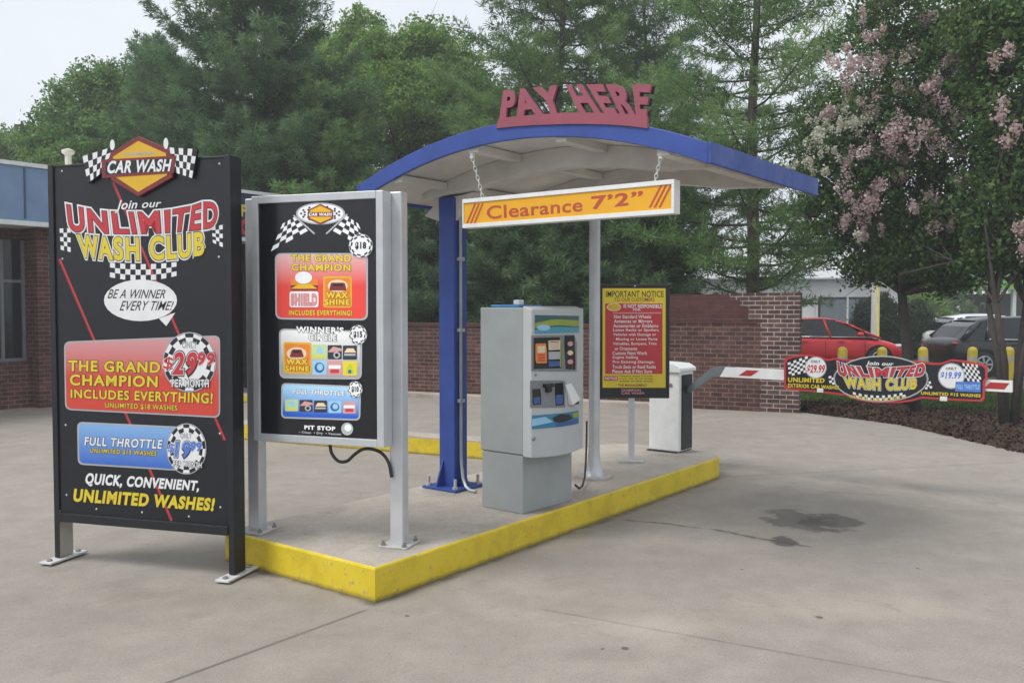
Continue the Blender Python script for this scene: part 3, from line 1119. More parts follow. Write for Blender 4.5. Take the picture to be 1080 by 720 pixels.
b = MB()
arc_band(b, a0, a0 + .03, -fh / 2, fh / 2, M_blue)
b.build('front_fascia', t, bevel=.004)
b = MB()
arc_band(b, a1 - .03, a1, -fh / 2, fh / 2, M_blue)
b.build('rear_fascia', t, bevel=.004)
for x in (xs[0], xs[-1]):
    b = MB()
    s = 1 if x > 0 else -1
    b.box(min(x, x + .025 * s), max(x, x + .025 * s), a0 - .0015, a1 + .0015, zc - fh / 2, zc + fh / 2 + .003, M_blue)
    b.build('side_fascia', t, bevel=.004)
b = MB()
arc_band(b, a0 + .0305, a1 - .0305, -.035, -.01, M_deck)
b.build('deck', t)
M_roof = mat('roof_skin', (.42, .44, .46), .5, var=.15)
b = MB()
arc_band(b, a0 + .031, a1 - .031, fh / 2 - .03, fh / 2 - .02, M_roof)
b.build('roof_skin', t)
# purlins and the two arched beams
colx, coly = -1.2, 2.1
for yb in (2.05, 3.265):
    b = MB()
    arc_band(b, yb - .07, yb + .07, -.19, -.036, M_deck, -1.5, 1.3, True)
    b.build('arched_beam', t, bevel=.006)
for xb in (-1.2, -.42, .36, 1.14):
    b = MB()
    z = arcz(xb)
    for y0, y1 in ((a0 + .032, 1.978), (2.122, 3.193)):
        b.box(xb - .045, xb + .045, y0, y1, z - .095, z - .037, M_deck)
    b.build('purlin', t, bevel=.004)
ztop = arcz(colx) - .15
b = MB()
b.box(colx - .085, colx + .085, coly - .085, coly + .085, ISZ + .02, ztop - .002, M_blue)
b.build('column', t, bevel=.006)
b = MB()
for s in (-1, 1):        # flared head plates
    b.prism([(colx + s * .0855, ztop - .2), (colx + s * .0855, ztop - .003), (colx + s * .27, arcz(colx + s * .27) - .2)], coly - .06, coly + .06, M_deck)
b.build('column_head', t, bevel=.004)
b = MB()
b.box(colx - .19, colx + .19, coly - .19, coly + .19, ISZ + .002, ISZ + .022, M_blue)
bp = b.build('base_plate', t, bevel=.003)
for sx_ in (-.15, .15):
    for sy_ in (-.15, .15):
        b = MB()
        b.cyl((colx + sx_, coly + sy_, ISZ + .02), .013, .085, M_galv, n=8)
        b.cyl((colx + sx_, coly + sy_, ISZ + .022), .024, .02, M_galv, n=6)
        b.build('anchor_bolt', bp)
for (dx, dy) in ((0, -1), (1, 0), (-1, 0)):
    b = MB()
    if dx == 0:
        b.add([(colx - .05 + k, coly - .0855, z) for k in (0, .014) for z in (ISZ + .022, ISZ + .25)] + [(colx - .05 + k, coly - .18, ISZ + .022) for k in (0, .014)],
              [(0, 4, 1), (2, 3, 5), (0, 2, 5, 4), (4, 5, 3, 1), (0, 1, 3, 2)], M_blue)
    else:
        b.add([(colx + dx * .0855, coly - .007 + k, z) for k in (0, .014) for z in (ISZ + .022, ISZ + .25)] + [(colx + dx * .18, coly - .007 + k, ISZ + .022) for k in (0, .014)],
              [(0, 4, 1), (2, 3, 5), (0, 2, 5, 4), (4, 5, 3, 1), (0, 1, 3, 2)], M_blue)
    b.build('gusset', t)
b = MB()
cx_ = colx + .0855 + .017
M_cond = mat('conduit_grey', (.4, .43, .46), .45, metal=.3)
pts = [(cx_, coly - .02, z) for z in (ztop - .1, 2.0, 1.4, 1.0, .75, .55)] + [(cx_ + .01, coly - .025, .42), (cx_ + .04, coly - .04, .31), (cx_ + .09, coly - .06, .245), (cx_ + .15, coly - .08, .225), (cx_ + .22, coly - .09, .225)]
b.tube(pts, .014, M_cond)
for z in (.95, 1.55, 2.15):
    b.box(cx_ - .018, cx_ + .022, coly - .05, coly + .01, z, z + .03, M_cond)
b.build('conduit', t, smooth='auto')
# grey pole under the back of the canopy
pb = ground(626.5, 503, ISZ) - isl(0, 0)
pc, pa = pb.dot(V), pb.dot(U)
b = MB()
zt_ = arcz(-pc) - .19
b.tube([(-pc, pa, ISZ + .02), (-pc, pa, ISZ + .03), (-pc, pa, ISZ + .12), (-pc, pa, ISZ + .26), (-pc, pa, zt_)], [.098, .085, .062, .05, .05], M_alu, 20)
sp_ = b.build('support_pole', t, smooth='auto')
b = MB()
b.slab([(-pc + .16 * math.cos(R(k * 30)), pa + .16 * math.sin(R(k * 30))) for k in range(12)], ISZ + .001, ISZ + .019, M_galv)
b.build('pole_base', sp_)
# raised lettering
A = Art(t, a0 - .012, T=(510, 80, 5.684))
M_let = mat('letter_red', (.29, .065, .1), .55, var=.12, scale=5)
M_letsh = mat('letter_shadow_black', (.012, .012, .014), .6)
top, bot = [(106, 88), (230, 76), (430, 56), (560, 50), (760, 50), (1006, 52)], [(94, 262), (300, 244), (500, 230), (700, 231), (860, 240), (984, 250)]
vs, fs = glyphs('PAY HERE', .05, 0.0, 1.2)
sh = .12
X = [x + sh * y for x, y, z in vs]
Y = [y for x, y, z in vs]
for nm, m, ya, yb_, sx_, sy_ in (('letter_shadow', M_letsh, a0 + .012, a0 + .028, 7, 5), ('lettering', M_let, a0 - .012, a0 + .0105, 0, 0)):  # black copy shifted down and right stands in for the letters' shadow
    loc = []
    for (x, y, z), xx in zip(vs, X):
        u, w = (xx - min(X)) / (max(X) - min(X)), (y - min(Y)) / (max(Y) - min(Y))
        p, q = poly_at(bot, u), poly_at(top, u)
        loc.append(A.at(p[0] + (q[0] - p[0]) * w + sx_, p[1] + (q[1] - p[1]) * w + sy_))
    b = MB()
    nv = len(loc)
    edges = {}
    for f in fs:
        for i in range(len(f)):
            e = (f[i], f[(i + 1) % len(f)])
            k = tuple(sorted(e))
            edges[k] = None if k in edges else e
    b.add([(x, ya, z) for x, z in loc] + [(x, yb_, z) for x, z in loc],
          list(fs) + [tuple(nv + i for i in reversed(f)) for f in fs] + [(e[1], e[0], nv + e[0], nv + e[1]) for e in edges.values() if e], m)
    b.build(nm, t)
b = MB()
lo = [(74, 316), (180, 304), (300, 296), (500, 289), (640, 289), (760, 293), (880, 302), (981, 315)]
hi = [(979, 238), (860, 229), (700, 222), (500, 221), (300, 234), (92, 254)]
b.prism([A.at(*p) for p in lo + hi], a0 - .0118, a0 + .01, M_let)
b.build('letter_base', t)


# ------------------------------------------------------------------ clearance sign hung on chains
SA = 1.47
t = empty('clearance_sign', isl(SA, 0, 0), RB, 'long orange height clearance sign in a white frame, hung on chains under the canopy', 'clearance sign')
A = Art(t, 0)
xl, zl = A.at(488.5, 211)
xr, zr = A.at(712, 188.5)
zlb, zrb = A.at(489, 241.5)[1], A.at(712, 224.4)[1]
zt_, zb_ = (zl + zr) / 2, (zlb + zrb) / 2
b = MB()
b.box(xl, xr, .0, .075, zb_, zt_, M_white)
b.build('cabinet', t, bevel=.005)
fr_ = .03
b = MB()
b.box(xl, xr, -.012, -.0005, zt_ - fr_, zt_, M_white)
b.box(xl, xr, -.012, -.0005, zb_, zb_ + fr_, M_white)
b.box(xl, xl + .012, -.012, -.0005, zb_ + fr_ + .0005, zt_ - fr_ - .0005, M_white)
b.box(xr - .02, xr, -.012, -.0005, zb_ + fr_ + .0005, zt_ - fr_ - .0005, M_white)
b.build('frame', t, bevel=.002)
b = MB()
M_or = mat('sign_orange', (.78, .39, .012), .4, var=.05)
b.box(xl + .0125, xr - .0205, -.004, -.0006, zb_ + fr_ + .001, zt_ - fr_ - .001, M_or)
b.build('face', t)
A = Art(t, -.004, T=(480, 180, 4.32))
M_sr = mat('sign_lettering_red', (.45, .07, .03), .45, var=.05)
A.text('Clearance', [(143, 162), (582, 124)], [(146, 223), (580, 186)], M_sr, 1, .018)
A.text('7’2”', [(620, 117), (858, 91)], [(622, 179), (850, 153)], M_sr, 1, .03)
for x in (50, 67, 84):
    A.poly([(x, 241), (x + 38, 150), (x + 47, 149), (x + 9, 240)], M_sr, 1)
for x in (882, 904, 926):
    A.poly([(x, 169), (x + 54, 64), (x + 65, 63), (x + 11, 168)], M_sr, 1)
A.done('lettering')
for hook, foot in (((498, 166), (509, 211)), ((697, 166), (690, 191))):
    # the hook sits under the front fascia, the foot on the cabinet's top
    ca = Art(t, a0 - SA + .05)
    hx, hz = ca.at(*hook)
    fx, fz = Art(t, .03).at(*foot)
    p, q = Vector((hx, a0 - SA + .05, hz)), Vector((fx, .035, zt_))
    b = MB()
    nl = max(6, int((q - p).length / .032))
    dd = (q - p) / nl
    for i in range(nl):
        c = p + dd * (i + .5)
        a_ = dd.normalized()
        s_ = a_.orthogonal().normalized()
        if i % 2:
            s_ = a_.cross(s_)
        lp = [c + a_ * math.cos(2 * math.pi * k / 10) * dd.length * .66 + s_ * math.sin(2 * math.pi * k / 10) * .011 for k in range(11)]
        b.tube(lp, .003, M_white, 5, cap=False)
    b.build('chain', t, smooth=True)
    b = MB()
    b.box(p.x - .014, p.x + .014, p.y - .012, p.y + .012, p.z - .01, p.z + .03, M_white)
    b.build('hook_bracket', t, bevel=.003)


# ------------------------------------------------------------------ payment kiosk
K = ground(551.4, 542.5, ISZ)
kq, kr = ground(605.2, 527.4, ISZ), ground(502.6, 536, ISZ)
ka = math.atan2((kq - K).y, (kq - K).x)
t = empty('pay_kiosk', (K.x, K.y, ISZ), ka, 'grey payment kiosk with a curved pale door, screens and card slots, on the island', 'payment kiosk')
KW, KD = (kq - K).length, .42
HT, HB = 1.545, .445
b = MB()
b.box(.006, KW - .02, .006, KD - .006, 0, HB - .004, M_kiosk)
b.build('base', t, bevel=.006)
b = MB()
b.prism([(0, HB), (KW, HB), (KW, HT), (0, HT)], 0, KD, M_kiosk)
b.build('cabinet', t, bevel=.008)
# door: bowed front, bottom edge sweeping down
b = MB()
vs, fs = [], []
nu = 16
dz0 = HB - .012
DX0, DX1 = -.004, KW + .008
def bow(u):
    return -.085 - .05 * math.sin(math.pi * u)
for i in range(nu + 1):
    u = i / nu
    x = DX0 + (DX1 - DX0) * u
    zb2 = dz0 - .012 * math.sin(math.pi * u)
    vs += [(x, bow(u), zb2), (x, bow(u), HT - .01), (x, -.001, zb2), (x, -.001, HT + .012)]
for i in range(nu):
    o = i * 4
    fs += [(o, o + 4, o + 5, o + 1), (o + 1, o + 5, o + 7, o + 3), (o + 2, o, o + 4, o + 6)[::-1], (o + 6, o + 2, o + 3, o + 7)]
fs += [(0, 1, 3, 2), (nu * 4 + 2, nu * 4 + 3, nu * 4 + 1, nu * 4)]
b.add(vs, fs, M_door)
dr = b.build('door', t, bevel=.008)


class Bowed(Art):
    """artwork that follows the bowed door"""
    def poly(self, pts, k, layer=1):
        m = k if isinstance(k, bpy.types.Material) else self.inks(k)
        fine = []
        for i in range(len(pts)):
            p, q = Vector(pts[i]), Vector(pts[(i + 1) % len(pts)])
            fine.append(tuple(p))
        q = [self.at(*p, yf=-.125) for p in fine]
        x0, x1 = min(p[0] for p in q), max(p[0] for p in q)
        cols = 10
        vs, fs = [], []
        # cut the outline into upright slices so that it can bend
        def span(x):
            zs = []
            for i in range(len(q)):
                a, c = q[i], q[(i + 1) % len(q)]
                if min(a[0], c[0]) - 1e-9 <= x <= max(a[0], c[0]) + 1e-9 and abs(a[0] - c[0]) > 1e-9:
                    f = (x - a[0]) / (c[0] - a[0])
                    zs.append(a[1] + (c[1] - a[1]) * f)
            return (min(zs), max(zs)) if zs else (0, 0)
        for i in range(cols + 1):
            x = x0 + (x1 - x0) * min(max(i / cols, .002), .998)
            lo_, hi_ = span(x)
            y = bow((x - DX0) / (DX1 - DX0)) - .0015 - layer * .0012
            vs += [(x, y, lo_), (x, y, hi_)]
        for i in range(cols):
            fs.append((2 * i, 2 * i + 2, 2 * i + 3, 2 * i + 1))
        self.mb.add(vs, fs, m)
        return self


A = Bowed(t, -.125, ink, (550, 310, 4.235))
M_scr = mat('screen_glass', (.012, .014, .018), .08)
A.poly([(74, 94), (264, 98), (264, 172), (74, 178)], 'deepteal', 1)
A.poly([(74, 160), (150, 146), (264, 150), (264, 172), (74, 178)], 'teal', 2)
A.poly([(74, 130), (140, 112), (264, 118), (264, 146), (160, 138), (74, 152)], 'olive', 3)
A.oval(104, 150, 24, 14, 'paleblue', 4)
A.done('header_graphic', dr)
A.poly([(62, 186), (252, 180), (252, 346), (62, 346)], 'bezel', .3)
A.poly([(70, 196), (174, 192), (174, 330), (70, 336)], M_scr, 1)
A.poly([(76, 222), (116, 220), (116, 308), (76, 310)], 'orange', 2)
A.poly([(82, 232), (110, 231), (110, 262), (82, 263)], 'cream', 3)
A.poly([(122, 208), (168, 206), (168, 248), (122, 250)], 'cream', 2)
A.poly([(122, 258), (168, 256), (168, 290), (122, 292)], 'grey', 2)
A.poly([(122, 300), (168, 298), (168, 322), (122, 324)], 'deepblue', 2)
for k in range(4):
    A.poly([(126, 212 + k * 9), (160, 211 + k * 9), (160, 215 + k * 9), (126, 216 + k * 9)], 'darkred' if k == 0 else 'grey', 3)
for k in range(3):
    A.poly([(84, 270 + k * 12), (108, 269 + k * 12), (108, 275 + k * 12), (84, 276 + k * 12)], 'red', 3)
A.poly([(166, 200), (172, 200), (172, 326), (166, 326)], 'olive', 2)
A.done('menu_screen', dr)
A.poly([(186, 186), (242, 184), (242, 338), (186, 334)], M_scr, 1)
for k in range(3):
    A.oval(214, 222 + k * 40, 15, 11, 'pink' if k != 1 else 'cream', 2)
A.done('button_panel', dr)
A.poly([(58, 388), (190, 384), (190, 506), (58, 510)], 'bezel', .3)
A.poly([(66, 426), (96, 422), (96, 494), (66, 498)], M_scr, 1)
A.poly([(70, 462), (92, 460), (92, 490), (70, 492)], 'deepblue', 2)
A.done('receipt_slot', dr)
A.poly([(146, 398), (184, 394), (184, 494), (146, 498)], M_scr, 1)
A.poly([(150, 450), (180, 448), (180, 490), (150, 492)], 'deepblue', 2)
A.done('card_screen', dr)
A.poly([(64, 544), (262, 520), (262, 578), (64, 606)], 'water', 1)
A.poly([(150, 575), (262, 556), (262, 578), (150, 594)], 'deepblue', 2)
A.poly([(64, 560), (110, 548), (140, 570), (64, 592)], 'paleblue', 2)
A.poly([(136, 552), (170, 534), (214, 538), (226, 556), (180, 572), (140, 572)], 'black', 2)
A.poly([(224, 532), (262, 526), (262, 548), (228, 552)], 'olive', 3)
A.done('footer_graphic', dr)


def dpt(x, y, out=0.0):
    lx, lz = A.at(x, y)
    return lx, bow((lx - DX0) / (DX1 - DX0)) - out, lz


x, y, z = dpt(120, 408)
b = MB()
b.box(x - .05, x + .05, y - .03, y + .01, z - .012, z + .014, M_black)
b.box(x - .025, x + .025, y - .026, y + .01, z - .05, z - .013, M_black)
b.build('card_reader', dr, bevel=.004)
b = MB()
p = [dpt(188, 404), dpt(216, 398), dpt(248, 470), dpt(206, 494)]
b.add([(a_, c_ - .004, e_) for a_, c_, e_ in p] + [(a_, c_ - .045 if i > 1 else c_ - .012, e_) for i, (a_, c_, e_) in enumerate(p)],
      [(0, 1, 5, 4), (1, 2, 6, 5), (2, 3, 7, 6), (3, 0, 4, 7), (4, 5, 6, 7)], M_white)
b.build('cash_chute', dr, bevel=.004)
x, y, z = dpt(226, 482)
b = MB()
b.box(x - .05, x + .05, y - .03, y + .01, z - .018, z + .006, M_black)
b.build('coin_tray', dr, bevel=.003)
x, y, z = dpt(70, 648)
b = MB()
b.cyl((x, y + .004, z), .014, -.014, M_steel, 'y')
b.build('lock', dr)
x, y, z = dpt(78, 362)
b = MB()
b.cyl((x, y + .004, z), .01, -.01, M_steel, 'y')
b.build('push_button', dr)
b = MB()
M_tarp = mat('blue_lid', (.04, .2, .42), .4)
b.box(.08, .36, .1, KD - .03, HT + .001, HT + .022, M_tarp)
b.build('top_cover', t, bevel=.006)
b = MB()
b.box(.2, .26, .2, .26, HT + .0225, HT + .06, M_white)
b.build('top_sensor', t, bevel=.006)

# black cable looping from the kiosk to the grey pole
p0 = ground(605, 512, .33)
pts = [ground(603, 516, .3), ground(608, 517, .25), ground(613, 512, .24), ground(618, 503, .27), ground(620, 492, .36)]
pts = [Vector((.52, 7.28, .30)), Vector((.56, 7.38, .25)), Vector((.6, 7.55, .235)), Vector((.64, 7.8, .26)), Vector((.665, 8.0, .34)), Vector((.68, 8.1, .5)), Vector((.685, 8.13, .72))]
b = MB()
b.tube(pts, .009, M_rubber, 6)
tag(b.build('cable', smooth=True), 'thin black cable looping from the grey kiosk to the round pole', 'cable')


# ------------------------------------------------------------------ notice board
p = ground(666, 486, ISZ)
t = empty('notice_sign', (p.x, p.y, ISZ), R(-4), 'black framed yellow and red customer notice on a thin grey post behind the kiosk', 'notice sign')
b = MB()
b.box(-.03, .03, -.0, .05, .01, 1.3, M_alu)
b.build('post', t, bevel=.005)
b = MB()
b.box(-.13, .12, -.1, .12, 0, .014, M_galv)
b.build('base_plate', t, bevel=.003)
A = Art(t, -.03)
x0, zt_ = A.at(630, 300)
x1, zb_ = A.at(706, 420)
b = MB()
b.box(x0, x1, -.03, -.001, zb_, zt_, M_black)
b.build('frame', t, bevel=.008)
A = Art(t, -.031, T=(630, 300, 6))
A.quad(33, 24, 432, 652, 'yellow', 1)
A.quad(50, 120, 412, 565, 'red', 2)
A.text('IMPORTANT NOTICE', [(54, 40), (420, 40)], [(54, 80), (420, 80)], 'black', 2, .012)
A.text('TO OUR CUSTOMERS', [(108, 84), (362, 84)], [(108, 107), (362, 107)], 'darkred', 2, .01)
A.oval(105, 143, 46, 26, 'cream', 3)
A.oval(105, 143, 38, 20, 'gold', 4)
A.text('IS NOT RESPONSIBLE', [(166, 124), (408, 126)], [(166, 148), (408, 150)], 'white', 3, .03)
A.text('FOR:', [(226, 151), (276, 151)], [(226, 166), (276, 166)], 'white', 3, .03)
A.quad(100, 176, 405, 184, 'pink', 3)
LN = [('Non Standard Wheels', 105, 340), ('Antennas or Mirrors', 105, 348), ('Accessories or Emblems', 100, 385), ('Loose Racks or Spoilers', 100, 388),
      ('Vehicles with Damage or', 100, 372), ('Missing or Loose Parts', 118, 380), ('Valuables, Bumpers, Trim', 98, 374), ('or Ornaments', 110, 252),
      ('Custom Paint Work', 96, 316), ('Engine Stalling', 98, 258), ('Pre Existing Damage,', 98, 362), ('Truck Beds or Roof Racks', 95, 370), ('Please Ask If Not Sure', 95, 346)]
for i, (s, xa, xb) in enumerate(LN):
    y = 192 + i * 28.8
    A.text(s, [(xa, y), (xb, y)], [(xa, y + 22), (xb, y + 22)], 'white', 3, .02)
A.quad(44, 578, 130, 608, 'red', 2)
A.text('NOTICE', [(50, 584), (125, 584)], [(50, 602), (125, 602)], 'white', 3, .03)
for i in range(3):
    A.text(('Please stay inside', 'your car at all times', 'while in the wash')[i], [(140, 574 + i * 15), (350, 574 + i * 15)], [(140, 586 + i * 15), (350, 586 + i * 15)], 'black', 2, .01)
A.text('THE MANAGEMENT', [(130, 628), (315, 628)], [(130, 645), (315, 645)], 'darkred', 2, .02)
A.text('CHAMPION', [(152, 660), (275, 660)], [(152, 676), (275, 676)], 'pink', 2, .03)
A.text('CAR WASH', [(152, 679), (296, 679)], [(152, 694), (296, 694)], 'pink', 2, .03)
A.done('poster')
b = MB()
x, z = A.at(238, 10)
b.ball((x, -.031, z), .008, .004, .008, M_screw, 8, 6)
b.build('screw', t)


# ------------------------------------------------------------------ barrier gate
p = ground(716, 478, ISZ)
t = empty('barrier_gate', (p.x, p.y, ISZ), RB, 'white barrier gate box at the island end with a red striped arm across the lane', 'barrier gate')
b = MB()
b.box(-.36, 0, 0, .34, .012, .86, M_white)
b.build('cabinet', t, bevel=.012)
b = MB()
b.box(-.375, -.02, -.02, .36, 0, .0115, M_rubber)
b.build('plinth', t)
b = MB()
b.prism([(-.375, .861), (.02, .861), (.02, .9), (-.06, .945), (-.33, .955), (-.375, .92)], -.02, .36, M_white)
b.build('lid', t, bevel=.012)
b = MB()
b.box(.0005, .012, .05, .29, .03, .83, M_black)
b.build('side_slot', t)
b = MB()
b.cyl((-.1, -.001, .72), .022, -.006, M_steel, 'y')
b.build('lock', t)
AY = .18
A = Art(t, AY)
b = MB()
M_arm = mat('arm_bracket_grey', (.14, .17, .175), .45, var=.15)
b.prism([A.at(*q) for q in ((722, 411), (752, 387), (776, 386.5), (764, 397), (752, 397.5), (728, 414))], AY - .02, AY + .02, M_arm)
b.build('arm_bracket', t, bevel=.004)
tipx, tipz = A.at(1068, 401.5)
tipx2, tipz2 = A.at(1068, 414)
b = MB()
top = [(766, 386.8), (1068, 401.5)]
bot = [(760, 397), (1068, 413.5)]
b.prism([A.at(*top[0]), A.at(*top[1]), A.at(*bot[1]), A.at(*bot[0])], AY - .022, AY + .022, M_white)
arm = b.build('arm', t, bevel=.004)
M_armred = mat('arm_red', (.42, .03, .03), .45)
def armpt(u, v):
    a_, c_ = poly_at(top, u), poly_at(bot, u)
    return A.at(a_[0] + (c_[0] - a_[0]) * v, a_[1] + (c_[1] - a_[1]) * v)
for u0, u1 in ((.06, .115), (.28, .34), (.5, .56), (.72, .78), (.905, .985)):
    b = MB()
    q = [armpt(u0, .78), armpt(u0 + .018, .2), armpt(u1 + .006, .2), armpt(u1 - .012, .78)]
    b.add([(x, AY - .0235, z) for x, z in q], [(3, 2, 1, 0)], M_armred)
    b.build('red_stripe', arm)

# banner board clipped to the arm
BY = AY - .05
tb = empty('banner', t.location, RB, 'shaped red edged club banner board with chequered flags, fixed on the barrier arm', 'banner')
A = Art(tb, BY, T=(815, 360, 4.075))
outl = [(48, 88), (56, 70), (75, 64), (110, 57), (150, 55), (195, 64), (235, 76), (270, 70), (300, 76), (640, 84), (680, 92), (720, 92), (770, 76), (830, 82), (880, 94), (908, 97),
        (922, 112), (922, 165), (912, 175), (910, 246), (898, 258), (760, 252), (640, 244), (600, 256), (540, 264), (440, 264), (370, 254), (310, 232), (180, 217), (62, 207), (48, 195)]
b = MB()
b.prism([A.at(*q) for q in outl], BY, BY + .012, ink('red'))
b.build('board', tb)
cx0, cy0 = 485, 160
inn_ = []
for (x, y) in outl:
    inn_.append((x + (9 if x < 200 else -9 if x > 800 else 0), y + (8 if y < 130 else -8)))
A.yf = BY
A.poly(inn_, 'black', 1)
A.check([(64, 92), (150, 62), (158, 130), (70, 150)], 7, 6, 'white', None, 2)
A.check([(240, 150), (285, 135), (290, 180), (245, 188)], 4, 4, 'white', None, 2)
A.oval(185, 112, 47, 47, 'grey', 3)
A.oval(185, 112, 43, 43, 'white', 4)
A.text('ONLY', [(164, 80), (206, 80)], [(164, 92), (206, 92)], 'black', 5, .03)
A.text('$29.99', [(148, 100), (226, 100)], [(146, 140), (222, 140)], 'red', 5, .04, .1)
A.text('UNLIMITED', [(66, 154), (224, 158)], [(66, 174), (222, 178)], 'yellow', 5, .04)
A.text('EXTERIOR CAR WASHES', [(66, 180), (286, 190)], [(66, 197), (286, 206)], 'yellow', 5, .03)
A.done('left_print')
A.oval(465, 160, 205, 100, 'grey', 2)
A.oval(465, 160, 198, 94, 'black', 3)
A.text('Join our', [(402, 84), (520, 88)], [(400, 106), (520, 110)], 'white', 4, .03, .2)
A.text('UNLIMITED', [(278, 88), (340, 106), (465, 114), (590, 108), (656, 92)], [(284, 145), (370, 152), (465, 154), (560, 152), (652, 148)], 'red', 6, .04, 0, outline=[('white', .07), ('black', .025)])
A.text('WASH CLUB', [(303, 150), (465, 160), (622, 158)], [(312, 198), (465, 210), (616, 206)], 'yellow', 6, .04, 0, outline=[('white', .06), ('black', .025)])
for row in range(2):
    for i in range(18):
        if (i + row) % 2 == 0:
            f = lambda u, r: (345 + 225 * u, 216 + r * 11 + 16 * (1 - (2 * u - 1) ** 2))
            A.poly([f(i / 18, row), f((i + 1) / 18, row), f((i + 1) / 18, row + 1), f(i / 18, row + 1)], 'white', 5)
A.text('SIGN UP TODAY!', [(330, 229), (465, 246), (575, 232)], [(332, 240), (465, 259), (573, 244)], 'yellow', 6, .03)
A.done('centre_print')
A.check([(640, 175), (676, 160), (686, 200), (646, 208)], 4, 4, 'white', None, 2)
A.check([(815, 92), (880, 100), (900, 176), (826, 168)], 7, 6, 'white', None, 2)
A.oval(768, 148, 58, 56, 'grey', 3)
A.oval(768, 148, 53, 51, 'white', 4)
A.text('ONLY', [(744, 110), (792, 110)], [(744, 122), (792, 122)], 'black', 5, .03)
A.text('$19.99', [(722, 130), (812, 130)], [(720, 164), (808, 164)], 'blue', 5, .04, .1)
A.poly([(786, 172), (895, 174), (893, 218), (784, 214)], 'blue', 5)
A.text('FULL THROTTLE', [(790, 184), (890, 186)], [(790, 204), (888, 206)], 'paleblue', 6, .04, .1)
A.text('UNLIMITED $15 WASHES', [(638, 214), (895, 226)], [(638, 230), (893, 242)], 'yellow', 6, .03)
A.done('right_print')
for q in ((205, 210), (735, 246)):
    x, z = A.at(*q)
    b = MB()
    b.box(x - .03, x + .03, BY - .012, BY - .001, z - .02, z + .02, M_white)
    b.build('clip', tb, bevel=.003)


# ------------------------------------------------------------------ wash building on the left (runs away along U)
B0 = ground(0, 430)
t = empty('wash_building', B0, RU, 'car wash building of red brick with a blue metal fascia band and white edging', 'building')
M_fas = mat('blue_fascia_metal', (.17, .27, .42), .45, var=.1, scale=3)
M_trim = mat('white_trim', (.7, .72, .72), .5)
M_glass = mat('dark_glass', (.015, .02, .025), .06)
M_brick2 = brick('building_brick', (.1, .035, .03), (.16, .06, .05), (.2, .17, .16))
FT, FB = 4.17, 3.2
b = MB()
b.box(-8, 7.6, 0, 8, -.1, FB + .1, M_brick2)
b.build('wall', t)
b = MB()
b.box(-8.2, 7.9, -.95, 8, FB + .02, FT - .04, M_fas)
b.build('fascia', t)
M_seam = mat('seam_blue', (.06, .1, .18), .5)
for i in range(26):
    x = -8 + i * .62
    b = MB()
    b.box(x - .012, x + .012, -.975, -.9505, FB + .06, FT - .06, M_seam)
    b.build('fascia_seam', t)
b = MB()
b.box(-8.22, 7.92, -.99, 8, FT - .039, FT + .03, M_trim)
b.build('top_trim', t)
b = MB()
b.box(-8.22, 7.92, -.99, -.9, FB - .06, FB + .019, M_trim)
b.box(-8.22, 7.92, -.899, -.001, FB - .04, FB + .019, M_trim)
b.build('soffit', t)
M_mull = mat('mullion_grey', (.16, .17, .18), .5)
# projecting brick pier, glazed shopfront beside it
b = MB()
b.box(.4, .95, -.6, -.001, -.1, FB - .0405, M_brick2)
b.build('pier', t)
b = MB()
b.box(-4, .39, -.32, -.001, -.1, .82, M_brick2)
b.build('sill_wall', t)
w = MB()
w.box(-4, .385, -.12, -.05, .8205, 2.95, M_glass)
wo = w.build('window', t)
b = MB()
for x in (-3.2, -2.1, -1.0, -.02, .34):
    b.box(x, x + .05, -.17, -.0, .821, 2.95, M_mull)
b.box(-4, .385, -.165, -.005, 2.2, 2.25, M_mull)
b.box(-4, .385, -.18, .0, .8208, .87, M_mull)
b.build('window_frame', wo)
# tunnel entrance further along: dark sheet painted as the opening's shade, lettered band above
M_dark = mat('interior_shade', (.008, .008, .009), .8)
b = MB()
b.box(3.6, 7.4, -.02, -.0005, 0, FB - .0405, M_dark)
b.build('tunnel_mouth_shade', t)
b = MB()
M_navy = mat('navy_band', (.012, .02, .07), .4)
b.box(3.5, 7.88, -1.0, -.9905, FB + .05, FT - .05, M_navy)
sb = b.build('name_band', t)
A = Art(t, -1.0)
A.mb = MB()
A.text('F', [(252.2, 215.2), (262, 216.5)], [(252.2, 228), (262, 229)], 'yellow', 1, .05)
A.done('lettering', sb)
A.text('C', [(252.2, 230.5), (265, 231.5)], [(252.2, 247.5), (265, 248.5)], 'red', 1, .06)
A.done('lettering', sb)
p = ground(76, 300)
t3 = empty('roof_vent', (-8.9, 18.0, FT), 0, 'small cream vent pipe with a flat cap on the building roof', 'roof vent')
b = MB()
b.cyl((0, 0, -.05), .062, .72, mat('cream_pipe', (.62, .58, .48), .5))
b.build('pipe', t3, smooth='auto')
b = MB()
b.tube([(0, 0, .64), (0, 0, .68), (0, 0, .74), (0, 0, .77)], [.06, .12, .12, .04], mat('cream_pipe', (.62, .58, .48), .5), 14)
b.build('cap', t3, smooth='auto')


